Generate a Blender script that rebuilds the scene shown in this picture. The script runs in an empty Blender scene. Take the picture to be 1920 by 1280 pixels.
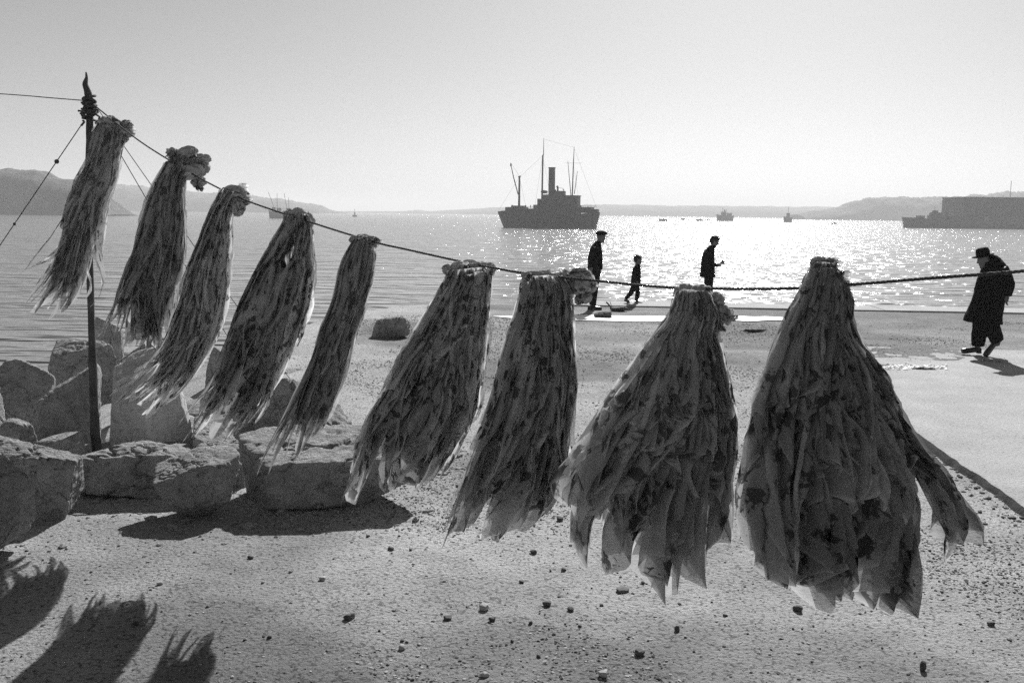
import bpy, math, random
import numpy as np
from mathutils import Vector, Matrix

random.seed(7)
rng = np.random.default_rng(7)
scene = bpy.context.scene
col = scene.collection
PI = math.pi

# ------------------------------------------------------------------ camera
CAM_H, PITCH, ROLL, FPX = 2.06, math.atan(241 / 1867), 0.012, 1867.0
camd = bpy.data.cameras.new('camera'); camd.lens = 35; camd.sensor_width = 36
camd.clip_start = 0.05; camd.clip_end = 20000
cam = bpy.data.objects.new('camera', camd); col.objects.link(cam); scene.camera = cam
Fw = Vector((0, math.cos(PITCH), -math.sin(PITCH)))
U0 = Vector((0, math.sin(PITCH), math.cos(PITCH))); R0 = Vector((1, 0, 0))
Rt = R0 * math.cos(ROLL) + U0 * math.sin(ROLL)
Up = U0 * math.cos(ROLL) - R0 * math.sin(ROLL)
M = Matrix((Rt, Up, -Fw)).transposed().to_4x4(); M.translation = Vector((0, 0, CAM_H))
cam.matrix_world = M
CAM = Vector((0, 0, CAM_H))

# ------------------------------------------------------------------ light
SUN_AZ, SUN_EL = math.radians(14.5), math.radians(36)
world = bpy.data.worlds.new('World'); scene.world = world; world.use_nodes = True
wn = world.node_tree; wn.nodes.clear()
sky = wn.nodes.new('ShaderNodeTexSky'); sky.sky_type = 'NISHITA'; sky.sun_disc = False
sky.sun_elevation = SUN_EL; sky.sun_rotation = SUN_AZ
sky.dust_density = 1.0; sky.air_density = 0.8; sky.ozone_density = 1.0
bw = wn.nodes.new('ShaderNodeRGBToBW'); bg = wn.nodes.new('ShaderNodeBackground')
bg.inputs['Strength'].default_value = 0.05
wo = wn.nodes.new('ShaderNodeOutputWorld')
wn.links.new(sky.outputs[0], bw.inputs[0]); wn.links.new(bw.outputs[0], bg.inputs['Color'])
wn.links.new(bg.outputs[0], wo.inputs['Surface'])
sd = bpy.data.lights.new('sun', 'SUN'); sd.energy = 5.0; sd.angle = math.radians(0.5); sd.color = (1, 1, 1)
sun = bpy.data.objects.new('sun', sd); col.objects.link(sun)
sdir = Vector((math.sin(SUN_AZ) * math.cos(SUN_EL), math.cos(SUN_AZ) * math.cos(SUN_EL), math.sin(SUN_EL)))
sun.rotation_euler = sdir.to_track_quat('Z', 'Y').to_euler(); sun.location = sdir * 50
vs = scene.view_settings
vs.view_transform = 'Standard'; vs.look = 'None'; vs.gamma = 1.0; vs.use_curve_mapping = False; vs.exposure = 0.52
cy = scene.cycles
cy.use_denoising = False
cy.max_bounces = 8; cy.transparent_max_bounces = 16; cy.volume_bounces = 1
cy.sample_clamp_indirect = 6; cy.volume_step_rate = 1; cy.caustics_reflective = False; cy.caustics_refractive = False

# ------------------------------------------------------------------ helpers
def ray(px, py):
    return (Fw * FPX + Rt * (px - 960) + Up * (640 - py)).normalized()
def at(px, py, Y):
    d = ray(px, py); return CAM + d * (Y / d.y)
def gnd(px, py, z=0.0):
    d = ray(px, py); return CAM + d * ((z - CAM_H) / d.z)

_H = rng.permutation(4096).astype(np.int64)
_V = rng.random(4096)
def vnoise(p, seed=0):
    p = np.asarray(p, float); i = np.floor(p).astype(np.int64); f = p - i; f = f * f * (3 - 2 * f)
    def h(a, b, c):
        return _V[_H[(_H[(_H[(a + seed * 57) & 4095] + b) & 4095] + c) & 4095]]
    x, y, z = i[..., 0], i[..., 1], i[..., 2]; fx, fy, fz = f[..., 0], f[..., 1], f[..., 2]
    def L(a, b, t): return a + (b - a) * t
    return 2 * L(L(L(h(x, y, z), h(x + 1, y, z), fx), L(h(x, y + 1, z), h(x + 1, y + 1, z), fx), fy),
             L(L(h(x, y, z + 1), h(x + 1, y, z + 1), fx), L(h(x, y + 1, z + 1), h(x + 1, y + 1, z + 1), fx), fy), fz) - 1
def fbm(p, seed=0, octv=4, gain=.5):
    p = np.asarray(p, float); a, s, t = 1.0, 0.0, 0.0
    for k in range(octv):
        s = s + a * vnoise(p * 2.03 ** k, seed + k); t += a; a *= gain
    return s / t
def sstep(a, b, x):
    t = np.clip((x - a) / (b - a), 0, 1); return t * t * (3 - 2 * t)

def mesh_obj(name, V, F, m, parent=None, smooth=True, uv=None, attr=None):
    me = bpy.data.meshes.new(name)
    V = np.asarray(V, np.float32)
    if isinstance(F, np.ndarray):
        n, k = F.shape
        me.vertices.add(len(V)); me.vertices.foreach_set('co', V.ravel())
        me.loops.add(n * k); me.loops.foreach_set('vertex_index', F.astype(np.int32).ravel())
        me.polygons.add(n); me.polygons.foreach_set('loop_start', np.arange(0, n * k, k, dtype=np.int32))
        me.update(calc_edges=True)
        if uv is not None:
            l = me.uv_layers.new(name='UVMap'); l.data.foreach_set('uv', np.asarray(uv, np.float32)[F.ravel()].ravel())
    else:
        me.from_pydata([tuple(v) for v in V], [], F)
    if attr is not None:
        for k_, a_ in attr.items():
            at_ = me.attributes.new(k_, 'FLOAT', 'POINT'); at_.data.foreach_set('value', np.asarray(a_, np.float32))
    me.validate(); me.update()
    me.polygons.foreach_set('use_smooth', np.full(len(me.polygons), smooth))
    me.materials.append(m)
    o = bpy.data.objects.new(name, me); col.objects.link(o)
    if parent: o.parent = parent
    return o
def tag(o, label=None, cat=None, group=None, kind=None):
    for k, v in (('label', label), ('category', cat), ('group', group), ('kind', kind)):
        if v: o[k] = v
    return o
def empty(name, loc, label, cat, group=None, rz=0):
    o = bpy.data.objects.new(name, None); col.objects.link(o); o.location = loc; o.rotation_euler = (0, 0, rz)
    o.empty_display_size = .2
    return tag(o, label, cat, group)

class MB:
    def __init__(s): s.v = []; s.f = []
    def add(s, V, F):
        b = len(s.v); s.v += [tuple(v) for v in V]; s.f += [tuple(i + b for i in f) for f in F]
    def box(s, c, d, rz=0, taper=1.0, ry=0):
        x, y, z = d[0] / 2, d[1] / 2, d[2] / 2
        V = [Vector((sx * x * (taper if sz > 0 else 1), sy * y * (taper if sz > 0 else 1), sz * z)) for sz in (-1, 1) for sy in (-1, 1) for sx in (-1, 1)]
        R = Matrix.Rotation(rz, 3, 'Z') @ Matrix.Rotation(ry, 3, 'Y')
        s.add([R @ v + Vector(c) for v in V], [(0, 2, 3, 1), (4, 5, 7, 6), (0, 1, 5, 4), (1, 3, 7, 5), (3, 2, 6, 7), (2, 0, 4, 6)])
    def tube(s, P, r, n=8, sq=1.0, cap=True):
        P = [Vector(p) for p in P]; k = len(P); r = r if hasattr(r, '__len__') else [r] * k
        V = []; F = []; ref = None
        for i, p in enumerate(P):
            t = (P[min(i + 1, k - 1)] - P[max(i - 1, 0)]).normalized()
            if ref is None: ref = Vector((0, 1, 0)) if abs(t.y) < .9 else Vector((1, 0, 0))
            a = (ref - t * ref.dot(t)).normalized(); b = t.cross(a); ref = a
            for j in range(n):
                q = 2 * PI * j / n; V.append(p + (a * math.cos(q) * sq + b * math.sin(q)) * r[i])
        for i in range(k - 1):
            for j in range(n):
                F.append((i * n + j, i * n + (j + 1) % n, (i + 1) * n + (j + 1) % n, (i + 1) * n + j))
        if cap: F.append(tuple(range(n))[::-1]); F.append(tuple((k - 1) * n + j for j in range(n)))
        s.add(V, F)
    def rings(s, L, n=20, cap=True):      # (cx, cy, z, rx, ry[, tiltx])
        V = []; F = []
        for c in L:
            tl = c[5] if len(c) > 5 else 0
            for j in range(n):
                q = 2 * PI * j / n; dx = c[3] * math.cos(q)
                V.append((c[0] + dx, c[1] + c[4] * math.sin(q), c[2] + dx * tl))
        for i in range(len(L) - 1):
            for j in range(n):
                F.append((i * n + j, i * n + (j + 1) % n, (i + 1) * n + (j + 1) % n, (i + 1) * n + j))
        if cap: F.append(tuple(range(n))[::-1]); F.append(tuple((len(L) - 1) * n + j for j in range(n)))
        s.add(V, F)
    def ball(s, c, r, n=10, m=14):
        r = r if hasattr(r, '__len__') else (r, r, r)
        L = []
        V = []; F = []
        for i in range(n + 1):
            t = PI * i / n
            for j in range(m):
                q = 2 * PI * j / m
                V.append((c[0] + r[0] * max(math.sin(t), .02) * math.cos(q), c[1] + r[1] * max(math.sin(t), .02) * math.sin(q), c[2] - r[2] * math.cos(t)))
        for i in range(n):
            for j in range(m):
                F.append((i * m + j, i * m + (j + 1) % m, (i + 1) * m + (j + 1) % m, (i + 1) * m + j))
        F.append(tuple(range(m))[::-1]); F.append(tuple(n * m + j for j in range(m)))
        s.add(V, F)
    def build(s, name, m, parent=None, smooth=False, loc=None, voxel=None, noise=0, nscale=6):
        me = bpy.data.meshes.new(name); me.from_pydata(s.v, [], s.f); me.update()
        o = bpy.data.objects.new(name, me)
        if voxel:
            col.objects.link(o)
            md = o.modifiers.new('r', 'REMESH'); md.mode = 'VOXEL'; md.voxel_size = voxel; md.use_smooth_shade = True
            sm = o.modifiers.new('s', 'SMOOTH'); sm.iterations = 3; sm.factor = .5
            dg = bpy.context.evaluated_depsgraph_get(); dg.update()
            me2 = bpy.data.meshes.new_from_object(o.evaluated_get(dg)); me2.name = name
            o.modifiers.clear(); o.data = me2; bpy.data.meshes.remove(me); me = me2
            col.objects.unlink(o)
        if noise:
            n = len(me.vertices); a = np.empty(n * 3, np.float32); me.vertices.foreach_get('co', a); a = a.reshape(-1, 3)
            nn = np.empty(n * 3, np.float32); me.vertices.foreach_get('normal', nn); nn = nn.reshape(-1, 3)
            a += nn * (fbm(a * nscale, 3, 3) * noise)[:, None].astype(np.float32)
            me.vertices.foreach_set('co', a.ravel()); me.update()
        me.polygons.foreach_set('use_smooth', np.full(len(me.polygons), smooth or bool(voxel)))
        me.materials.clear(); me.materials.append(m); col.objects.link(o)
        if parent: o.parent = parent
        if loc is not None: o.location = loc
        return o

# ------------------------------------------------------------------ materials
def mat(name, lo, hi, rough=.85, scale=4, bump=.3, bscale=None, dist=.01, detail=6, spec=.3, spots=None):
    m = bpy.data.materials.new(name); m.use_nodes = True; nt = m.node_tree; N = nt.nodes; L = nt.links
    b = N['Principled BSDF']; b.inputs['Roughness'].default_value = rough; b.inputs['Specular IOR Level'].default_value = spec
    tc = N.new('ShaderNodeTexCoord')
    n1 = N.new('ShaderNodeTexNoise'); n1.inputs['Scale'].default_value = scale; n1.inputs['Detail'].default_value = detail
    n1.inputs['Roughness'].default_value = .65
    L.new(tc.outputs['Object'], n1.inputs['Vector'])
    r = N.new('ShaderNodeValToRGB'); r.color_ramp.elements[0].position = .32; r.color_ramp.elements[1].position = .68
    r.color_ramp.elements[0].color = (lo, lo, lo, 1); r.color_ramp.elements[1].color = (hi, hi, hi, 1)
    L.new(n1.outputs['Fac'], r.inputs['Fac']); c = r.outputs['Color']
    if spots:
        n3 = N.new('ShaderNodeTexNoise'); n3.inputs['Scale'].default_value = spots[0]; n3.inputs['Detail'].default_value = 3
        L.new(tc.outputs['Object'], n3.inputs['Vector'])
        r3 = N.new('ShaderNodeValToRGB'); r3.color_ramp.elements[0].position = spots[1]; r3.color_ramp.elements[1].position = spots[1] + .08
        r3.color_ramp.elements[0].color = (spots[2],) * 3 + (1,); r3.color_ramp.elements[1].color = (1, 1, 1, 1)
        L.new(n3.outputs['Fac'], r3.inputs['Fac'])
        mx = N.new('ShaderNodeMix'); mx.data_type = 'RGBA'; mx.blend_type = 'MULTIPLY'; mx.inputs['Factor'].default_value = 1
        L.new(c, mx.inputs['A']); L.new(r3.outputs['Color'], mx.inputs['B']); c = mx.outputs['Result']
    L.new(c, b.inputs['Base Color'])
    if bump:
        n2 = N.new('ShaderNodeTexNoise'); n2.inputs['Scale'].default_value = bscale or scale * 6; n2.inputs['Detail'].default_value = 7
        n2.inputs['Roughness'].default_value = .7
        L.new(tc.outputs['Object'], n2.inputs['Vector'])
        bp = N.new('ShaderNodeBump'); bp.inputs['Strength'].default_value = bump; bp.inputs['Distance'].default_value = dist
        L.new(n2.outputs['Fac'], bp.inputs['Height']); L.new(bp.outputs['Normal'], b.inputs['Normal'])
    return m

M_ground = mat('sandy_ground', .34, .56, .95, 1.1, 1.0, 38, .035, detail=12, spec=.1, spots=(48, .38, .45))
M_slab = mat('worn_concrete', .34, .46, .9, 1.3, .9, 40, .02, detail=9, spec=.2, spots=(40, .36, .6))
M_rock = mat('limestone', .28, .50, .9, 7, 1.0, 24, .06, detail=12, spec=.1, spots=(44, .34, .6))
M_rock_pale = mat('pale_limestone', .42, .58, .9, 3, .8, 40, .015, detail=10, spec=.12, spots=(22, .33, .75))
M_edge_shade = mat('shade_dark_edge', .015, .05, .9, 8, 1.0, 40, .02)  # near-black colour paints the shade on the apron's edge face
M_pebble = mat('pale_pebble', .25, .45, .85, 12, .4, 60, .004)
M_pebdark = mat('dark_pebble', .04, .12, .8, 12, .4, 60, .004)
M_wood = mat('weathered_wood', .035, .09, .85, 9, .8, 30, .01)
M_rope = mat('tarred_rope', .04, .09, .8, 60, .8, 160, .004)
M_wire = mat('wire', .05, .09, .6, 30, 0)
M_cloth_dark = mat('dark_wool', .005, .010, .95, 20, .5, 90, .004, spec=.1)
M_trouser = mat('trouser_wool', .006, .012, .95, 20, .5, 90, .004, spec=.1)
M_skin = mat('skin', .10, .14, .6, 20, .1, 80, .002)
M_hair = mat('hair', .01, .02, .6, 40, .5, 120, .003)
M_shoe = mat('polished_leather', .01, .015, .28, 20, .1, 60, .002, spec=.6)
M_hull = mat('hull_paint', .008, .02, .6, .5, .3, 3, .05)
M_super = mat('deckhouse_paint', .012, .035, .6, .6, .3, 3, .05)
M_grey = mat('naval_grey', .10, .15, .6, .3, .2, 2, .05)
M_hill = mat('scrub_hill', .10, .2, 1, .03, 1.0, .09, 3, spec=.05)
M_shore = mat('far_shore', .08, .16, 1, .02, 0, spec=.05)
M_shed = mat('shed_cladding', .06, .1, .8, .1, .2, 1, .1)

def add_ground_dark(m, f):
    nt = m.node_tree; b = nt.nodes['Principled BSDF']; src = b.inputs['Base Color'].links[0].from_socket
    a = nt.nodes.new('ShaderNodeAttribute'); a.attribute_name = 'ground_dark'
    mx = nt.nodes.new('ShaderNodeMix'); mx.data_type = 'RGBA'; mx.blend_type = 'MULTIPLY'; mx.inputs['B'].default_value = (f, f, f, 1)
    nt.links.new(a.outputs['Fac'], mx.inputs['Factor']); nt.links.new(src, mx.inputs['A']); nt.links.new(mx.outputs['Result'], b.inputs['Base Color'])
add_ground_dark(M_ground, .5)

def water_mat():
    m = bpy.data.materials.new('sea_water'); m.use_nodes = True; nt = m.node_tree; N = nt.nodes; L = nt.links
    b = N['Principled BSDF']; b.inputs['Base Color'].default_value = (.19, .19, .19, 1)
    b.inputs['Roughness'].default_value = .16; b.inputs['IOR'].default_value = 1.333
    tc = N.new('ShaderNodeTexCoord')
    def nz(sx, sy, sc, det, rough=.6):
        mp = N.new('ShaderNodeMapping'); mp.inputs['Scale'].default_value = (sx, sy, 1); mp.inputs['Rotation'].default_value = (0, 0, .25)
        n = N.new('ShaderNodeTexNoise'); n.inputs['Scale'].default_value = sc; n.inputs['Detail'].default_value = det
        n.inputs['Roughness'].default_value = rough; n.inputs['Distortion'].default_value = .4
        L.new(tc.outputs['Object'], mp.inputs['Vector']); L.new(mp.outputs[0], n.inputs['Vector']); return n.outputs['Fac']
    def bump(h, s, d, prev=None):
        bp = N.new('ShaderNodeBump'); bp.inputs['Strength'].default_value = s; bp.inputs['Distance'].default_value = d
        L.new(h, bp.inputs['Height'])
        if prev: L.new(prev, bp.inputs['Normal'])
        return bp.outputs['Normal']
    n = bump(nz(.32, 1, .35, 1), 1, .95)
    n = bump(nz(.40, 1, 1.15, 1), 1, .62, n)
    n = bump(nz(.55, 1, 4.0, 0), 1, .035, n)
    L.new(n, b.inputs['Normal'])
    return m
M_water = water_mat()

def cloth_mat(name, base, dark, trans, clear, pscale=7.0, thr=.47):
    m = bpy.data.materials.new(name); m.use_nodes = True; nt = m.node_tree; N = nt.nodes; L = nt.links
    N.remove(N['Principled BSDF']); out = N['Material Output']
    uv = N.new('ShaderNodeUVMap'); uv.uv_map = 'UVMap'
    def noise(sc, det, vec, dis=0):
        n = N.new('ShaderNodeTexNoise'); n.inputs['Scale'].default_value = sc; n.inputs['Detail'].default_value = det
        n.inputs['Distortion'].default_value = dis; L.new(vec, n.inputs['Vector']); return n
    warp = noise(9, 2, uv.outputs[0])
    add = N.new('ShaderNodeVectorMath'); add.operation = 'MULTIPLY_ADD'
    L.new(warp.outputs['Color'], add.inputs[0]); add.inputs[1].default_value = (.12, .12, 0); L.new(uv.outputs[0], add.inputs[2])
    vo = N.new('ShaderNodeTexVoronoi'); vo.inputs['Scale'].default_value = pscale; L.new(add.outputs[0], vo.inputs['Vector'])
    pet = noise(42, 1, uv.outputs[0], 1.0)
    # flower sprays: blotches near some cell centres, broken up into petals
    ma = N.new('ShaderNodeMath'); ma.operation = 'MULTIPLY_ADD'; L.new(pet.outputs['Fac'], ma.inputs[0]); ma.inputs[1].default_value = .9
    L.new(vo.outputs['Distance'], ma.inputs[2])
    r = N.new('ShaderNodeValToRGB'); r.color_ramp.elements[0].position = .77; r.color_ramp.elements[1].position = .84
    L.new(ma.outputs[0], r.inputs['Fac'])       # 0 = flower
    big = noise(2.6, 1, uv.outputs[0])
    r2 = N.new('ShaderNodeValToRGB'); r2.color_ramp.elements[0].position = thr; r2.color_ramp.elements[1].position = thr + .04
    L.new(big.outputs['Fac'], r2.inputs['Fac'])
    mxm = N.new('ShaderNodeMath'); mxm.operation = 'MAXIMUM'; L.new(r.outputs[0], mxm.inputs[0]); L.new(r2.outputs[0], mxm.inputs[1])
    fib = noise(220, 2, uv.outputs[0])
    cm = N.new('ShaderNodeMix'); cm.data_type = 'RGBA'
    cm.inputs['A'].default_value = (dark, dark, dark, 1); cm.inputs['B'].default_value = (base, base, base, 1)
    L.new(mxm.outputs[0], cm.inputs['Factor'])
    hm = N.new('ShaderNodeAttribute'); hm.attribute_name = 'hem'
    cm2 = N.new('ShaderNodeMix'); cm2.data_type = 'RGBA'; cm2.inputs['B'].default_value = (.85, .85, .85, 1)
    hf = N.new('ShaderNodeMath'); hf.operation = 'MULTIPLY'; hf.inputs[1].default_value = .85
    L.new(hm.outputs['Fac'], hf.inputs[0]); L.new(hf.outputs[0], cm2.inputs['Factor']); L.new(cm.outputs['Result'], cm2.inputs['A'])
    fm = N.new('ShaderNodeMix'); fm.data_type = 'RGBA'; fm.blend_type = 'MULTIPLY'; fm.inputs['Factor'].default_value = .55
    tn = N.new('ShaderNodeAttribute'); tn.attribute_name = 'tone'
    tm = N.new('ShaderNodeMix'); tm.data_type = 'RGBA'; tm.blend_type = 'MULTIPLY'; tm.inputs['Factor'].default_value = 1
    L.new(cm2.outputs['Result'], tm.inputs['A']); L.new(tn.outputs['Fac'], tm.inputs['B'])
    L.new(tm.outputs['Result'], fm.inputs['A'])
    fr = N.new('ShaderNodeMapRange'); fr.inputs['From Min'].default_value = .3; fr.inputs['From Max'].default_value = .7
    fr.inputs['To Min'].default_value = .7; fr.inputs['To Max'].default_value = 1.1
    L.new(fib.outputs['Fac'], fr.inputs['Value']); L.new(fr.outputs[0], fm.inputs['B'])
    C = fm.outputs['Result']
    bp = N.new('ShaderNodeBump'); bp.inputs['Strength'].default_value = .2; bp.inputs['Distance'].default_value = .003
    mp = N.new('ShaderNodeMapping'); mp.inputs['Scale'].default_value = (60, 5, 1); L.new(uv.outputs[0], mp.inputs['Vector'])
    cr = N.new('ShaderNodeTexNoise'); cr.inputs['Scale'].default_value = 1; cr.inputs['Detail'].default_value = 5; L.new(mp.outputs[0], cr.inputs['Vector'])
    L.new(cr.outputs['Fac'], bp.inputs['Height'])
    d = N.new('ShaderNodeBsdfDiffuse'); t = N.new('ShaderNodeBsdfTranslucent'); tr = N.new('ShaderNodeBsdfTransparent')
    L.new(C, d.inputs['Color']); L.new(C, t.inputs['Color']); L.new(bp.outputs[0], d.inputs['Normal']); L.new(bp.outputs[0], t.inputs['Normal'])
    m1 = N.new('ShaderNodeMixShader'); m1.inputs[0].default_value = trans; L.new(d.outputs[0], m1.inputs[1]); L.new(t.outputs[0], m1.inputs[2])
    cl = N.new('ShaderNodeMath'); cl.operation = 'MULTIPLY'; cl.inputs[1].default_value = clear; L.new(mxm.outputs[0], cl.inputs[0])
    m2 = N.new('ShaderNodeMixShader'); L.new(cl.outputs[0], m2.inputs[0]); L.new(m1.outputs[0], m2.inputs[1]); L.new(tr.outputs[0], m2.inputs[2])
    L.new(m2.outputs[0], out.inputs['Surface'])
    return m
M_cloth = [cloth_mat('printed_muslin', .72, .20, .45, .24, 11, .56), cloth_mat('printed_muslin_small', .84, .17, .55, .22, 14, .58),
           cloth_mat('printed_muslin_deep', .56, .14, .42, .26, 11, .56)]
M_knot = cloth_mat('knotted_muslin', .5, .12, .2, .0, 9, .56)

# ------------------------------------------------------------------ ground
WZ = -2.5
shore_px = [(1080, 565.5), (930, 563), (760, 574), (640, 590), (560, 618), (480, 650), (420, 720), (360, 800), (190, 838), (0, 842), (-400, 870)]
shore = [gnd(*p) for p in shore_px]
q0, q1 = gnd(1080, 565.5), gnd(2000, 581.7)
qd = (q1 - q0).normalized()
line = [q0 + qd * 90] + shore + [shore[-1] + Vector((-30, -2, 0))]
LN = np.array([(p.x, p.y) for p in line])
def sea_dist(X, Y):                        # >0 beyond the shoreline (towards the water)
    best = np.full(X.shape, 1e9); sgn = np.zeros(X.shape)
    for a, b in zip(LN[:-1], LN[1:]):
        d = b - a; l2 = d @ d
        t = np.clip(((X - a[0]) * d[0] + (Y - a[1]) * d[1]) / l2, 0, 1)
        dx = X - a[0] - t * d[0]; dy = Y - a[1] - t * d[1]; dd = np.hypot(dx, dy)
        s = np.sign(-(d[0] * (Y - a[1]) - d[1] * (X - a[0])))
        u = dd < best - 1e-9; best = np.where(u, dd, best); sgn = np.where(u, s, sgn)
    return best * sgn
def coords(a, b, fa, fb, fine, coarse):
    out = [fa]
    s = fine
    while out[-1] > a: out.append(out[-1] - s); s = min(s * 1.25, coarse)
    out = out[::-1]; x = fa
    while x < fb: x += fine; out.append(x)
    s = fine
    while out[-1] < b: out.append(out[-1] + s); s = min(s * 1.25, coarse)
    return np.array(out)
def ground_z(X, Y):
    P = np.stack([X, Y, 0 * X], -1)
    z = .022 * fbm(P * .8, 5, 3) + .012 * fbm(P * 4.5, 9, 3) + .006 * fbm(P * 17, 12, 2)
    far = np.clip((Y - 17) / 3, 0, 1); z = z * (1 - .8 * far)
    sd_ = sea_dist(X, Y)
    quay = sstep(1.2, 2.0, X)
    drop = np.where(quay > .5, np.clip((sd_ - .02) * 60, 0, 4.5), np.clip(sd_ - .1, 0, 30) * .42)
    z = z - drop
    return np.maximum(z, -4.2)
xs = coords(-90, 90, -9, 9, .05, 3); ys = coords(-40, 70, 2.6, 10, .05, 2.5)
xs = np.unique(np.round(xs, 4)); ys2 = [y for y in ys if y <= 10]
y = 10.0; s = .05
while y < 27: s = min(s * 1.01, .12); y += s; ys2.append(y)
while y < 70: s *= 1.2; y += s; ys2.append(y)
ys = np.array(ys2)
X, Y = np.meshgrid(xs, ys); Z = ground_z(X, Y)
nx, ny = len(xs), len(ys)
idx = np.arange(nx * ny).reshape(ny, nx)
F = np.stack([idx[:-1, :-1].ravel(), idx[:-1, 1:].ravel(), idx[1:, 1:].ravel(), idx[1:, :-1].ravel()], 1)
nzd = fbm(np.stack([X * .35, Y * .9, 0 * X], -1), 61, 4); nz2 = fbm(np.stack([X * .5 + 9, Y * .5, 0 * X], -1), 63, 4)
ground_dark = sstep(11.2, 14.5, Y + nzd * 3.2) * sstep(-3.5, 1.5, X + nz2 * 3) * (.75 + .5 * nzd) + .65 * sstep(.0, .45, nz2) + .35 * sstep(5.6, 4.2, Y + nzd)  # darker far strip, random patches and a darker near band
tag(mesh_obj('ground', np.stack([X.ravel(), Y.ravel(), Z.ravel()], 1), F, M_ground, attr={'ground_dark': np.clip(ground_dark, 0, 1).ravel()}), kind='structure')
def gz(x, y): return float(ground_z(np.array([float(x)]), np.array([float(y)]))[0])

# raised concrete apron on the right with a broken edge
A, B_ = gnd(1700, 806), gnd(1920, 966); ed = (A - B_).normalized()
e_near = B_ - ed * 7; e_far = A + ed * 6.4
n_ = 420; edge = []
nrm = Vector((-ed.y, ed.x, 0)); nrm = nrm if nrm.x < 0 else -nrm
for i in range(n_):
    t = i / (n_ - 1); p = e_near.lerp(e_far, t)
    p = p + nrm * (.05 * float(fbm(np.array([p.x * 1.3, p.y * 1.3, 0]), 31, 3)) + .012 * float(fbm(np.array([p.x * 7, p.y * 7, 0]), 33, 2)))
    edge.append(p)
SL = .05
rowsV = []; rowsE = []; nacross = 60
for p in edge:
    h = SL * (1 - sstep(11.5, 15.5, p.y) * .93)
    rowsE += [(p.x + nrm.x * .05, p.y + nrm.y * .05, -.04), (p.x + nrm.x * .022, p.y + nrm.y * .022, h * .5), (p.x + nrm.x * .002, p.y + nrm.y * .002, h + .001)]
    for k in range(nacross):
        w = (k / (nacross - 1)) ** 1.6 * 26
        q = p - nrm * (w) 
        zz = h + .010 * float(vnoise(np.array([q.x * .9, q.y * .9, 1.]), 3)) * min(1, w) - (.004 if k == 0 else 0)
        zz = max(zz, .006)
        rowsV.append((q.x, q.y, zz))
w_ = nacross; idx = np.arange(n_ * w_).reshape(n_, w_)
F = np.stack([idx[:-1, :-1].ravel(), idx[:-1, 1:].ravel(), idx[1:, 1:].ravel(), idx[1:, :-1].ravel()], 1)
RV = np.array(rowsV); sdd = sea_dist(RV[:, 0], RV[:, 1]); keep = (sdd[F] < -2.3).all(1); F = F[keep]
tag(mesh_obj('concrete_apron', RV, F, M_slab, smooth=False), kind='structure')
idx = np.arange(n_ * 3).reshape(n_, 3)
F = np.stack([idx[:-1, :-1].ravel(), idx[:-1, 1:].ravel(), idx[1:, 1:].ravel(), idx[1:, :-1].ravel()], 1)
tag(mesh_obj('apron_edge', np.array(rowsE), F, M_edge_shade), kind='structure')

# quay coping
mb = MB()
qn = Vector((-qd.y, qd.x, 0))
dep = 1.2
for i in range(46):
    a = q0 + qd * (-1.2 + i * 2.0)
    L_ = 1.985
    c = a + qd * (L_ / 2) - qn * (dep / 2 - .05)
    hh = .03 + .006 * random.random()
    mb.box((c.x, c.y, hh - .2), (L_, dep, .4), math.atan2(qd.y, qd.x))
tag(mb.build('quay_coping', M_slab), kind='structure')

# puddle glint by the quay, painted as a thin matt white sheet
def glint_sheet(name, pxs, z=.012):
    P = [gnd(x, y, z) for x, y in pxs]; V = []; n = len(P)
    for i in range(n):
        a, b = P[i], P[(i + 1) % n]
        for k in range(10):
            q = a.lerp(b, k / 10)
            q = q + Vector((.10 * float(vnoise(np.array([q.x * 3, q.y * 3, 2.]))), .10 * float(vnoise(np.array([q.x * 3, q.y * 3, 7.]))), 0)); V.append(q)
    o = mesh_obj(name, V, [tuple(range(len(V)))], M_puddle_glint, smooth=False); return tag(o, kind='structure')
M_puddle_glint = mat('puddle_glint_white', .7, .85, .6, 3, .3, 20, .004, spec=.5)
glint_sheet('painted_puddle_glint', [(920, 592), (1090, 590), (1200, 592), (1330, 592), (1440, 593), (1500, 597), (1400, 602), (1300, 600), (1200, 602), (1080, 600), (960, 597)], .016)


# ------------------------------------------------------------------ sea
wx = coords(-3500, 3500, -60, 60, 4, 200); wy = coords(-60, 6000, 10, 120, 4, 200)
X, Y = np.meshgrid(wx, wy); idx = np.arange(X.size).reshape(X.shape)
F = np.stack([idx[:-1, :-1].ravel(), idx[:-1, 1:].ravel(), idx[1:, 1:].ravel(), idx[1:, :-1].ravel()], 1)
tag(mesh_obj('sea', np.stack([X.ravel(), Y.ravel(), np.full(X.size, WZ)], 1), F, M_water), kind='structure')

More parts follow.
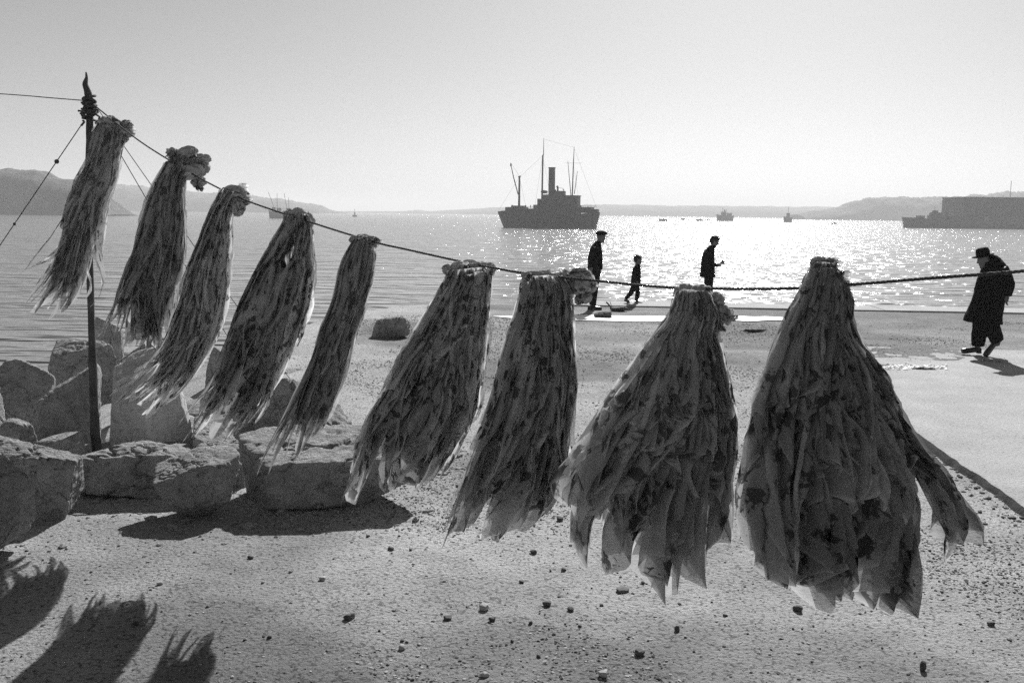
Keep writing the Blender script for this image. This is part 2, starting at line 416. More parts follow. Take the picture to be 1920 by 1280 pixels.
# ------------------------------------------------------------------ hills and far shores
def ridge(name, prof, Y, thick, m, bumps=.06, seed=1, step=None):
    P = [at(x, y, Y) for x, y in prof]
    px = np.array([p.x for p in P]); pz = np.array([p.z for p in P])
    n = 220; X = np.linspace(px[0], px[-1], n); H = np.interp(X, px, pz) - WZ
    k = 22; V = []
    for j in range(k):
        t = j / (k - 1); prof_ = math.sin(PI * t) ** .55
        yy = Y + (t - .5) * thick
        P3 = np.stack([X / (thick * .15), np.full(n, yy / (thick * .15)), np.zeros(n)], 1)
        h = H * prof_ * (1 + bumps * 2 * fbm(P3 * 1.5, seed, 4)) + H * bumps * fbm(P3 * 9, seed + 5, 3) * prof_
        V.append(np.stack([X, np.full(n, yy) + 0 * X, WZ - 1.0 + h + .9], 1))
    V = np.concatenate(V); idx = np.arange(n * k).reshape(k, n)
    F = np.stack([idx[:-1, :-1].ravel(), idx[:-1, 1:].ravel(), idx[1:, 1:].ravel(), idx[1:, :-1].ravel()], 1)
    return tag(mesh_obj(name, V, F, m), kind='structure')
ridge('hill', [(-500, 330), (-200, 322), (-60, 318), (20, 317), (60, 318), (85, 321), (105, 333), (140, 338), (170, 345), (200, 372), (225, 402)], 600, 60, M_hill, seed=2, bumps=.025)
ridge('hill', [(60, 352), (130, 346), (190, 345), (225, 346), (270, 350), (330, 358), (400, 362), (470, 368), (540, 375), (575, 381), (605, 386), (612, 392), (650, 400)], 1700, 140, M_hill, seed=4)
ridge('far_shore', [(560, 396), (700, 396), (760, 396), (785, 393), (800, 396), (860, 393), (930, 389), (1000, 387), (1100, 384), (1200, 384), (1260, 386), (1340, 386), (1420, 387), (1480, 388), (1560, 388), (1700, 389), (1950, 385), (2300, 385)], 2500, 160, M_shore, seed=6)
ridge('headland', [(1490, 402), (1520, 396), (1560, 391), (1580, 387), (1590, 380), (1602, 377), (1612, 378), (1625, 371), (1680, 370), (1760, 370), (1800, 369), (1850, 366), (1890, 360), (1960, 358), (2200, 350)], 1450, 120, M_hill, seed=8)

# ------------------------------------------------------------------ haze
hb = MB(); hb.box((0, 2400, 27.0), (7400, 7400, 66.0))
hm = bpy.data.materials.new('haze_air'); hm.use_nodes = True; nt = hm.node_tree
for n in list(nt.nodes):
    if n.type != 'OUTPUT_MATERIAL': nt.nodes.remove(n)
pv = nt.nodes.new('ShaderNodeVolumePrincipled'); pv.inputs['Density'].default_value = .00043
pv.inputs['Color'].default_value = (.9, .9, .9, 1); pv.inputs['Anisotropy'].default_value = .12
nt.links.new(pv.outputs[0], nt.nodes['Material Output'].inputs['Volume'])
tag(hb.build('haze', hm), kind='stuff')

# ------------------------------------------------------------------ rocks
def ico(sub):
    import bmesh
    b = bmesh.new(); bmesh.ops.create_icosphere(b, subdivisions=sub, radius=1)
    V = np.array([v.co[:] for v in b.verts]); F = np.array([[v.index for v in f.verts] for f in b.faces]); b.free(); return V, F
ICO5, ICO2, ICO1, ICO4 = ico(6), ico(2), ico(1), ico(4)
def rock_mesh(size, seed, planes=6, rough=.05, ic=None, sharp=40, flat_top=None, box=None):
    V, F = ic or ICO5; r = np.random.default_rng(seed)
    bn = np.array([[1, 0, 0], [-1, 0, 0], [0, 1, 0], [0, -1, 0], [0, 0, 1], [0, 0, -1.]]) + r.normal(size=(6, 3)) * .32
    bn /= np.linalg.norm(bn, axis=1)[:, None]
    n = r.normal(size=(planes, 3)); n /= np.linalg.norm(n, axis=1)[:, None]
    d = np.concatenate([r.uniform(.46, .60, 6), r.uniform(.56, .72, planes)]); n = np.vstack([bn, n])
    if box: n = np.vstack([n[6:], box]); n /= np.linalg.norm(n, axis=1)[:, None]; d = np.append(d[6:], [.5] * len(box))
    if flat_top is not None: n = np.vstack([n, [r.normal() * .15, -.25, 1]]); d = np.append(d, flat_top * .82)
    n /= np.linalg.norm(n, axis=1)[:, None]
    q = np.clip((V @ n.T) / d, 1e-3, None)
    rad = (np.sum(q ** sharp, 1) + 1 ** sharp) ** (-1 / sharp)
    P = V * rad[:, None]
    ext = (P.max(0) - P.min(0)) / 2; P = (P - (P.max(0) + P.min(0)) / 2) / ext
    S = np.array(size) / 2
    P = P * S
    s0 = float(S.mean())
    nz = rough * s0 * (.55 * fbm(P / s0 * 2.2 + seed, seed, 3, .5) + .55 * fbm(P / s0 * 9 + seed, seed + 2, 5, .6))
    rd = 1 - np.abs(fbm(P / s0 * 2.0 + seed * 3, seed + 9, 4)); nz -= rough * s0 * 1.1 * sstep(.93, 1.0, rd)
    strat = rough * s0 * .5 * fbm(np.stack([P[:, 0] / s0 * 1.2, P[:, 1] / s0 * 1.2, P[:, 2] / s0 * 9], 1), seed + 20, 3)
    nv = P / S; nv /= np.linalg.norm(nv, axis=1)[:, None]
    return P + nv * (nz + strat)[:, None], F
def rock(bbox, yb, depth_ratio, seed, label, rz=0, sink=.12, dshift=0, group=None, zoff=0, **kw):
    x0, y0, x1, y1 = bbox
    base = gnd((x0 + x1) / 2, yb)
    Yf = base.y + dshift
    a, b = at(x0, (y0 + y1) / 2, Yf), at(x1, (y0 + y1) / 2, Yf)
    top, bot = at((x0 + x1) / 2, y0, Yf), at((x0 + x1) / 2, y1, Yf)
    w = (b - a).length; h = top.z - bot.z; dp = w * depth_ratio
    h2 = h * (1 + sink)
    V, F = rock_mesh((w * 1.04, dp, h2 * 1.03), seed, **kw)
    o = mesh_obj('boulder', V, F, M_rock_pale if 'pale slab-faced' in label else M_rock)
    o.location = ((a.x + b.x) / 2 * (1 + .35 * dp / Yf), Yf + dp * .35, top.z - h2 / 2 + .02); o.rotation_euler = (0, 0, rz)
    tag(o, label, 'boulder', group or 'quarry boulders heaped along the shore')
    return o
R = rock
R((-170, 838, 78, 1050), 1045, .5, 11, 'boulder with a tall dark front face cut off by the left picture edge', sharp=40, flat_top=.6)
R((-60, 834, 152, 975), 975, .5, 25, 'round-shouldered layered boulder behind the dark-faced one at the left picture edge', rough=.06, flat_top=.62)
R((140, 850, 450, 945), 932, .45, 37, 'long low boulder with overhang, behind the squarish front boulder', rough=.08)
R((330, 842, 468, 930), 915, .7, 39, 'smooth hump of a boulder rising behind the squarish front boulder')
R((288, 864, 447, 976), 974, .75, 21, 'squarish front boulder with a pale top edge, standing forward on the sand', rough=.05, sharp=60, flat_top=.62)
R((455, 832, 805, 966), 950, .55, 58, 'widest flat-topped boulder lying under the hems of the fifth and sixth bundles', rz=.28, rough=.06, flat_top=.55)
R((183, 660, 352, 860), 850, .55, 64, 'big pale slab-faced boulder right behind the pole', rough=.035, sharp=70, planes=8, box=[(-.12, -1, .16), (.8, -.5, .25), (-.9, -.3, .2), (0, 1, 0), (-.25, -.2, 1), (0, 0, -1)], dshift=.3, sink=.35)
R((378, 720, 672, 870), 840, .5, 77, 'boulder with a rough hatched face behind the fourth and fifth bundles', rough=.07, dshift=.5, sink=.6)
R((-40, 690, 98, 830), 812, .7, 81, 'wedge-shaped boulder at the left edge, on top of the heap', rough=.05, dshift=.6, sink=.6)
R((68, 694, 192, 850), 842, .7, 94, 'dark tilted block boulder just left of the pole', rough=.045, sharp=50, dshift=.5, sink=.6)
R((76, 650, 222, 735), 735, .6, 102, 'low boulder at the back of the heap, left of the pole, against the water', dshift=.6, sink=.6)
R((177, 598, 232, 680), 700, .8, 113, 'small upright boulder at the water behind the pole', dshift=1.0, sink=.6)
R((383, 655, 440, 740), 745, .9, 127, 'small dark boulder showing between the third and fourth bundles', dshift=.8, sink=.6)
R((697, 597, 768, 637), 634, .7, 131, 'lone boulder on the open sand between the fifth and sixth bundles', rough=.09, sink=.1, planes=16, sharp=22)
R((70, 822, 160, 900), 880, .8, 145, 'flat pale boulder wedged at the foot of the pole', dshift=.2)
R((-30, 795, 60, 880), 872, .8, 157, 'low boulder wedged behind the left front boulders', dshift=.1)
R((215, 640, 300, 730), 730, .7, 163, 'boulder with a pale ragged crest under the hem of the second bundle', dshift=.7, sink=.6)
R((-220, 700, -20, 860), 850, .7, 171, 'boulder just outside the left of the picture')
R((355, 800, 480, 880), 868, .8, 187, 'boulder lost in the dark gap right of the pale slab', dshift=.5, sink=.6)
R((560, 820, 690, 880), 872, .8, 191, 'low boulder behind the widest flat-topped boulder', dshift=.9, sink=.6)
o = bpy.data.objects[-1] if False else None

# rocks down the bank as one mass of rubble
vs_, fs_ = [], []; b0 = 0
r = np.random.default_rng(5)
for k in range(150):
    t = r.random(); i = int(5 + t * 4.6); i = min(i, len(shore) - 2)
    f = r.random(); p = shore[i].lerp(shore[i + 1], f)
    off = r.uniform(.2, 5.5); x = p.x + r.normal() * .3 ; y = p.y + off
    s = r.uniform(.25, .75)
    V, F = rock_mesh((s * 1.3, s, s * .8), 300 + k, ic=ICO2, rough=.06); V = V + np.array([x, y, -off * .42 + .0])
    vs_.append(V); fs_.append(F + b0); b0 += len(V)
tag(mesh_obj('shore_rubble', np.concatenate(vs_), np.concatenate(fs_), M_rock, smooth=False), kind='stuff')

# ------------------------------------------------------------------ gravel
def scatter(name, pts, sizes, m, seed):
    r = np.random.default_rng(seed); V0, F0 = ICO1; vs_, fs_ = [], []
    n = len(V0)
    for i, ((x, y, z), s) in enumerate(zip(pts, sizes)):
        a = r.random() * 6.28; sc = np.array([r.uniform(.7, 1.5), r.uniform(.6, 1.2), r.uniform(.35, .8)]) * s
        V = V0 * (1 + r.uniform(-.28, .2, (n, 1))) * sc; c_, s_ = math.cos(a), math.sin(a)
        V = np.stack([V[:, 0] * c_ - V[:, 1] * s_ + x, V[:, 0] * s_ + V[:, 1] * c_ + y, V[:, 2] + z + s * .12], 1)
        vs_.append(V); fs_.append(F0 + i * n)
    return tag(mesh_obj(name, np.concatenate(vs_), np.concatenate(fs_), m, smooth=False), kind='stuff')
def patch(n, seed):
    r = np.random.default_rng(seed); out = []
    while len(out) < n:
        m_ = 4000
        y = 2.9 + r.random(m_) ** 1.5 * 17; x = (r.random(m_) * 2 - 1) * (y * .56 + .6)
        d = fbm(np.stack([x * .7, y * .7, 0 * x], 1), 40, 3)
        ok = (r.random(m_) < sstep(-.02, .42, d) * .95 + .05) & (sea_dist(x, y) < -.5)
        z = ground_z(x, y); out += list(zip(x[ok], y[ok], z[ok]))
    return out[:n]
p1 = patch(22000, 1); r = np.random.default_rng(3)
scatter('gravel', p1, .003 + .0055 * r.random(len(p1)) ** 2.2 + np.array([q[1] for q in p1]) * .0004, M_pebble, 2)
p2 = patch(14000, 8)
scatter('dark_gravel', p2, .003 + .006 * r.random(len(p2)) ** 2 + np.array([q[1] for q in p2]) * .0004, M_pebdark, 4)
# rubble along the apron's edge
pe = []
chips = []
for i in range(700):
    x = r.uniform(-5.2, -.3); y = 5.7 + r.random() * 2.6 + .25 * (x + 3); chips.append((x, y, gz(x, y)))
pc = []
for i in range(420):
    g_ = gnd(1655 + 120 * r.random(), 688 + 2.2 * r.normal(), .04); pc.append((g_.x, g_.y, .035))
scatter('glint_chips', pc, .008 + .03 * r.random(len(pc)) ** 3, M_puddle_glint, 17)  # white chips stand in for the gleam of the small puddle
scatter('rock_chips', chips, .008 + .04 * r.random(len(chips)) ** 4, M_rock, 16)
for i in range(900):
    p = edge[int(r.integers(40, n_ - 60))]; w = abs(r.normal()) * .13
    x, y = p.x + nrm.x * w + r.normal() * .03, p.y + nrm.y * w; pe.append((x, y, gz(x, y)))
scatter('edge_rubble', pe, .006 + .02 * r.random(len(pe)) ** 2.5, M_pebdark, 6)

stones = [(1025, 1128, 17, 'dark', 'dark stone with a pale cap, left one of the pair in mid foreground'), (908, 1135, 21, 'pale', 'whitish pointed stone below the tip of the seventh bundle'),
 (1070, 1137, 13, 'dark', None), (1165, 1102, 30, 'dark', 'flat dark oval stone under the hem of the eighth bundle'), (1200, 1224, 20, 'dark', 'dark brick-shaped stone with a bright upper edge near the bottom edge'),
 (1270, 1178, 10, 'dark', 'thin dark upright stone near the bottom edge'), (1010, 1222, 11, 'dark', None), (1087, 1168, 8, 'dark', None), (923, 1158, 15, 'dark', None), (732, 1025, 14, 'dark', None),
 (840, 1155, 16, 'dark', None), (1057, 1065, 12, 'dark', None), (978, 1087, 10, 'dark', None), (755, 1208, 16, 'pale', None), (908, 1260, 17, 'pale', None), (1730, 1255, 15, 'dark', 'dark egg-shaped stone in the lower right corner'),
 (1497, 1140, 20, 'dark', None), (255, 1170, 12, 'dark', None), (995, 1162, 10, 'dark', None), (1130, 1262, 18, 'pale', None), (868, 983, 14, 'dark', None), (1050, 975, 14, 'dark', None), (1000, 1035, 14, 'dark', None),
 (770, 1026, 8, 'dark', None), (1128, 1128, 8, 'dark', None), (655, 1158, 22, 'dark', 'dark lump of dirt left of centre in the foreground'), (605, 1088, 14, 'pale', None), (505, 1195, 9, 'dark', None), (1857, 1170, 14, 'dark', None), (470, 1040, 12, 'dark', None),
 (960, 1195, 9, 'dark', None), (1205, 1090, 9, 'dark', None), (690, 1000, 8, 'dark', None), (1360, 1150, 9, 'dark', None), (300, 1095, 12, 'pale', None)]
ORD = ['first', 'second', 'third', 'fourth', 'fifth', 'sixth', 'seventh', 'eighth', 'ninth', 'tenth']
def stone_label(x, y, k):
    zones = [(420, 'below the boulders at the left'), (620, 'below the fourth and fifth bundles'), (810, 'below the sixth bundle'), (960, 'below the left half of the seventh bundle'), (1100, 'below the right half of the seventh bundle'), (1420, 'below the eighth bundle'), (2000, 'below the ninth bundle')]
    z = lambda q: next(i for i, (lim, _) in enumerate(zones) if q < lim)
    mine = sorted([t[1] for t in stones if z(t[0]) == z(x) and t[3] == k and t[4] is None]); r_ = mine.index(y)
    rank = '' if len(mine) == 1 else (', nearest of them' if r_ == len(mine) - 1 else (', farthest of them' if r_ == 0 else ', %s farthest of them' % ORD[r_]))
    return ('small pale stone ' if k == 'pale' else 'small dark stone ') + zones[z(x)][1] + rank
for i, (x, y, w, k, lb) in enumerate(stones):
    p = gnd(x, y + 3); s = (at(x + w / 2, y, p.y) - at(x - w / 2, y, p.y)).length
    up = 1.5 if i in (5, 15) else .65
    if i == 3: up = .3
    V, F = rock_mesh((s, s * .8, s * up), 500 + i, ic=ICO4, rough=.1, planes=18, sharp=16)
    o = mesh_obj('stone', V, F, M_pebble if k == 'pale' else M_pebdark); o.location = (p.x, p.y, gz(p.x, p.y) + s * up * .32); o.rotation_euler = (0, 0, i * 1.3)
    tag(o, lb or stone_label(x, y, k), 'stone', 'loose stones on the sand')

# lumps and litter near the quay
def lump(px, py, w, h, seed, label, name='litter_heap', cat='litter', flat=.4, m=M_pebdark):
    p = gnd(px, py); s = (at(px + w / 2, py, p.y) - at(px - w / 2, py, p.y)).length
    hh = (at(px, py - h, p.y) - at(px, py, p.y)).length
    V, F = rock_mesh((s, s * flat, hh * 1.3), seed, ic=ICO4, rough=.14, planes=8)
    o = mesh_obj(name, V, F, m); o.location = (p.x, p.y, hh * .45 + .01); return tag(o, label, cat)
e = empty('broken_basket', gnd(1160, 583), 'low dark upturned basket with a stick poking up, between the capped man and boy', 'basket')
mb = MB(); mb.rings([(-.02, 0, 0, .14, .12), (0, 0, .03, .19, .14), (0, 0, .07, .2, .15), (0, 0, .09, .16, .12)], 16); mb.build('basket_body', M_pebdark, e, voxel=.012, noise=.03, nscale=14)
mb = MB(); mb.tube([(-.14, 0, .05), (-.22, 0, .14), (-.27, 0, .19)], .016); mb.build('stick', M_wood, e)
lump(1130, 596, 34, 11, 604, 'dark crumpled lump lying in the puddle by the capped man')
lump(1415, 623, 46, 5, 608, 'thin dark scrap lying flat on the sand between the last two bundles', flat=.3)
lump(1725, 697, 60, 7, 611, 'dark broken debris beside the small puddle on the apron', flat=.3)
lump(1650, 690, 30, 5, 613, 'small dark debris left of the puddle on the apron')
lump(1560, 730, 30, 5, 617, 'dark scrap behind the last bundle')

# ------------------------------------------------------------------ rope, pole, guys
def rope_Y(px):
    u = (px - 960) / 1867; return 4.68 / (1 + 1.016 * u)
def smooth_path(P, n=8):
    out = []
    P = [P[0]] + list(P) + [P[-1]]
    for i in range(1, len(P) - 2):
        a, b, c, d = P[i - 1], P[i], P[i + 1], P[i + 2]
        for k in range(n):
            t = k / n
            out.append(.5 * ((2 * b) + (c - a) * t + (2 * a - 5 * b + 4 * c - d) * t * t + (3 * b - a - 3 * c + d) * t ** 3))
    out.append(P[-2]); return out
def twisted(name, P, r, label=None, cat=None, group=None, parent=None, m=M_rope, strands=3):
    P = smooth_path(P, 40); mb = MB()
    n = len(P); acc = 0; lens = [0]
    for i in range(1, n): acc += (P[i] - P[i - 1]).length; lens.append(acc)
    total = max(acc, .01); N_ = int(min(900, max(30, total / .012))); L_ = np.linspace(0, total, N_)
    A_ = np.array([p[:] for p in P]); Q = np.stack([np.interp(L_, lens, A_[:, k]) for k in range(3)], 1)
    for s_ in range(strands):
        pts = []
        for i in range(N_):
            t = Q[min(i + 1, N_ - 1)] - Q[max(i - 1, 0)]; t = Vector(t).normalized(); a = t.cross(Vector((0, 0, 1))); a = a.normalized() if a.length > .1 else Vector((1, 0, 0)); b = t.cross(a)
            ph = L_[i] / (r * 9) * 2 * PI + s_ * 2 * PI / strands
            pts.append(Vector(Q[i]) + (a * math.cos(ph) + b * math.sin(ph)) * r * .5)
        mb.tube(pts, r * .55, 5)
    o = mb.build(name, m, parent, smooth=True)
    if label: tag(o, label, cat, group)
    return o
rope_px = [(175, 196), (250, 256), (312, 297), (395, 345), (470, 379), (590, 419), (700, 453), (760, 467), (850, 487), (930, 503), (985, 512), (1115, 526), (1240, 538), (1340, 541), (1470, 541), (1600, 533), (1750, 521), (1920, 508), (2200, 482)]
twisted('clothesline', [at(x, y, rope_Y(x)) for x, y in rope_px], .0062, 'long sagging rope from the pole to the right edge, carrying all nine scarf bundles', 'rope')
pole = empty('pole', gnd(180, 838), 'thin crooked wooden pole standing among the boulders at the left', 'pole'); PL = pole.location
PY = 8.2
pp = [(182, 850, 9), (178, 800, 8.6), (174, 700, 7.6), (171, 600, 6.8), (168, 480, 6.2), (166, 350, 6.2), (168, 250, 6.4), (168, 200, 6.6), (165, 175, 7), (160, 158, 5.5), (162, 145, 3), (161, 135, 1.2)]
P = smooth_path([at(a, b, PY) - PL for a, b, _ in pp], 6); rr = np.interp(np.linspace(0, len(pp) - 1, len(P)), range(len(pp)), [c for *_, c in pp]) * PY / 1867
mb = MB(); mb.tube(P, list(rr), 12); mb.build('shaft', M_wood, pole, smooth=True, noise=.006, nscale=12)
def coil(name, cpx, n, r, seed, parent, m=M_rope, wire=.007):
    rr_ = random.Random(seed); c = at(cpx[0], cpx[1], PY) - PL; pts = []
    for i in range(n * 10):
        a = i / 10 * 2 * PI; pts.append(c + Vector((math.cos(a) * r * rr_.uniform(.85, 1.2), math.sin(a) * r, (i / (n * 10) - .5) * .14 + .02 * math.sin(a * .7))))
    mb = MB(); mb.tube(pts, wire, 5); return mb.build(name, m, parent, smooth=True)
coil('rope_lashing', (168, 196), 7, .045, 1, pole, wire=.011)
coil('rope_lashing', (167, 212), 5, .05, 2, pole, wire=.009)
mb = MB()
for (x, y, a, b) in [(160, 200, 150, 214), (152, 214, 146, 208), (155, 226, 152, 236), (180, 215, 184, 228), (168, 190, 158, 197), (184, 228, 178, 232), (152, 212, 156, 222), (175, 205, 183, 212)]:
    A1, B1 = at(x, y, PY - .05) - PL, at(a, b, PY - .06) - PL
    mb.tube([A1, A1.lerp(B1, .5) + Vector((.02, 0, .01)), B1], .009, 5)
mb.build('loose_rope_ends', M_rope, pole, smooth=True)['kind'] = 'stuff'
twisted('line', [at(175, 190, PY), at(100, 184, 8.8), at(0, 176, 9.4), at(-250, 160, 11)], .005, 'taut rope leaving the pole top towards the left edge', 'rope')
g1 = empty('guy_wire', at(158, 228, PY), 'guy wire slanting from the pole down to the left edge, with small knots', 'wire'); GL = g1.location
ga, gb = at(158, 226, PY), at(-190, 740, 9.3)
mb = MB(); mb.tube([ga - GL, gb - GL], .0042, 5); mb.build('wire', M_wire, g1, smooth=True)
for t in (.13, .34, .47):
    mb = MB(); mb.ball(ga.lerp(gb, t) - GL, .02 if t < .2 else .012, 6, 8); mb.build('knot', M_rope, g1, noise=.006, nscale=50)
for lab, a, b in (('guy wire running right from the pole behind the second, third and fourth bundles', at(183, 204, PY), gnd(600, 788)), ('lower knotted guy wire seen between the first two bundles', at(183, 216, PY), gnd(478, 716))):
    mb = MB(); mid = a.lerp(b, .5) - Vector((0, 0, .02)); mb.tube(smooth_path([a, mid, b], 6), .0038, 5); tag(mb.build('guy_wire', M_wire, smooth=True), lab, 'wire')

# ------------------------------------------------------------------ scarf bundles
def interp_poly(P, v):
    P = np.array([p[:] for p in P]); d = np.linalg.norm(np.diff(P, axis=0), axis=1); c = np.concatenate([[0], np.cumsum(d)]); c /= c[-1]
    return np.stack([np.interp(v, c, P[:, k]) for k in range(3)], -1)
def smooth_poly(px, Y): return smooth_path([at(x, y, Y) for x, y in px], 6)
NA, NQ = 46, 21
def cloth_piece(Lc, Rc, par, parent, m, name='scarf', na=NA, nq=NQ):
    g = par.get; seed = float(par['seed'])
    q = np.linspace(-1, 1, nq)[None, :]; t = np.linspace(0, 1, na)[:, None]
    q0 = g('q0', 0); vv = g('vee', .3)
    tend = 1 - vv * np.abs(q - q0) ** 1.15 / (1 + abs(q0)) - .04 * vnoise(np.stack([q * 3 + seed, 0 * q, 0 * q], -1), 7)
    T = t * tend; v0, v1 = g('v0', 0), g('v1', 1); v = v0 + (v1 - v0) * T
    vb = v + 0 * q
    L = interp_poly(Lc, vb); R_ = interp_poly(Rc, vb)
    W = np.linalg.norm(R_ - L, axis=-1)
    hw = g('hw0', .2) + (g('hw1', .25) - g('hw0', .2)) * T
    tgt = g('target')
    shrink = 1 - g('pinch', .0) * sstep(.55, 1, T)
    s = g('s0', .5) + (g('s1', .5) - g('s0', .5)) * T ** 1.1 + q * hw * shrink
    P3 = np.stack([s * 3 + seed, v * 2.2, np.full_like(s, seed * .7)], -1)
    s = s + g('wander', .07) * (vnoise(P3, 1) + .5 * vnoise(P3 * np.array([1.5, 3, 1]), 4)) * sstep(0, .25, v)
    nf = g('nf', 3); ph = q * nf * PI + 2.0 * vnoise(np.stack([q * 1.2 + seed * .37 + 0 * v, v * 3.0, 0 * vb], -1), 2) + seed
    fold = 1.4 * (1 - 1.6 * np.abs(np.sin(ph * .5)) ** .8) + .15 * np.sin(2.17 * ph + 1 + 3 * v)
    amp = np.clip(W * g('amp', .085) * 1.7, .012, .065) * (1 + .35 * sstep(.4, 1, T))
    s = s + np.cos(ph * 1.0) * amp / np.maximum(W, .05) * .55
    s = .5 + .52 * np.tanh((s - .5) / .52 * 1.15) / np.tanh(1.45)
    s = np.clip(s, -.03, 1.03); sc = s
    gap = g('gap')
    if gap:
        gw = gap[1] * np.exp(-((v - gap[2]) / gap[3]) ** 4); sg = np.where(s >= gap[0], 1, -1)
        s = gap[0] + sg * np.maximum(np.abs(s - gap[0]), gw); sc = s
    side = g('side', 1)
    th = np.clip(W * .33, .035, .17)
    dpt = side * th * np.sqrt(np.clip(1 - (2 * sc - 1) ** 2, .0, 1)) * g('rho', 1.0)
    P = L + (R_ - L) * sc[..., None]
    dpt = dpt + fold * amp
    C3 = np.stack([sc * 4.5 * (W / .3), vb * 7, np.full_like(vb, seed * 1.31)], -1)
    dpt = dpt + .045 * fbm(C3, 21, 3) * g('crumple', 1)
    cm = g('crumple', 1) * .007 * fbm(C3 * 2.7, 25, 2)
    out = P.copy(); out[..., 1] -= dpt; out[..., 0] += cm; out[..., 2] += cm * .6
    if tgt is not None:
        tipj = int(np.argmin(np.abs(q[0] - q0))); D = np.array(tgt[:]) - out[-1, tipj]
        out += D * (sstep(.45, 1.0, T) ** 1.3)[..., None]
    # flutter near the free end
    fl = sstep(.65, 1, T) * g('flutter', .02)
    out[..., 1] += fl * np.sin(5 * T + q * 3 + seed); out[..., 0] += fl * .5 * np.sin(9 * T + seed * 2 + q * 2)
    ln = np.linalg.norm(np.array(Lc[-1][:]) - np.array(Lc[0][:])) * (v1 - v0)
    uvw = g('uvw', .34)
    U = q * uvw * (.55 + .45 * sstep(0, .7, v)) + 0 * T + seed * 1.7; Vv = T * ln + seed * .9
    hem = np.maximum(sstep(.90, 1, np.abs(q) + 0 * T), sstep(.97, 1, t + 0 * q)) * sstep(.05, .2, T)
    idx = np.arange(na * nq).reshape(na, nq)
    F = np.stack([idx[:-1, :-1].ravel(), idx[:-1, 1:].ravel(), idx[1:, 1:].ravel(), idx[1:, :-1].ravel()], 1)
    if gap:
        sf = s.ravel()[F]; gf = (gw + 0 * s).ravel()[F].max(1); F = F[~((sf.min(1) < gap[0]) & (sf.max(1) > gap[0]) & (gf > .01))]
    base = np.array(parent.location[:])
    o = mesh_obj(name, out.reshape(-1, 3) - base, F, m, parent, uv=np.stack([U.ravel(), Vv.ravel()], 1), attr={'hem': hem.ravel(), 'tone': np.full(hem.size, g('tone', 1.0))})
    return o
def knot_blob(px, py, rx, ry, Y, parent, m, seed, rot=0, name='knot', dy=0):
    k = Y / 1867; V0, F0 = ICO4
    S = np.array([rx * k, min(rx, ry) * k * 1.05, ry * k])
    a = seed * 1.1; R3 = np.array(Matrix.Rotation(a, 3, 'Y')) @ np.array(Matrix.Rotation(a * .6, 3, 'X'))
    Q = V0 @ R3.T
    ang = np.arctan2(Q[:, 1], Q[:, 0])
    fold = np.sin(ang * 7 + 5 * Q[:, 2] + 2.5 * vnoise(Q * 2 + seed, 3)) * .13 + .18 * fbm(Q * 2.2 + seed, 5, 4)
    P = V0 * (1 + fold)[:, None] * S
    c_, s_ = math.cos(rot), math.sin(rot)
    P = np.stack([P[:, 0] * c_ - P[:, 2] * s_, P[:, 1], P[:, 0] * s_ + P[:, 2] * c_], 1)
    c = at(px, py, Y) - parent.location
    uv = np.stack([ang * .06 + seed, V0[:, 2] * .1], 1)
    hem = sstep(.08, .2, fold) * .8  # gives the raised folds of the knot a paler colour
    return mesh_obj(name, P + np.array([c.x, c.y - dy, c.z]), F0, m, parent, uv=uv, attr={'hem': hem, 'tone': np.full(len(hem), .95)})

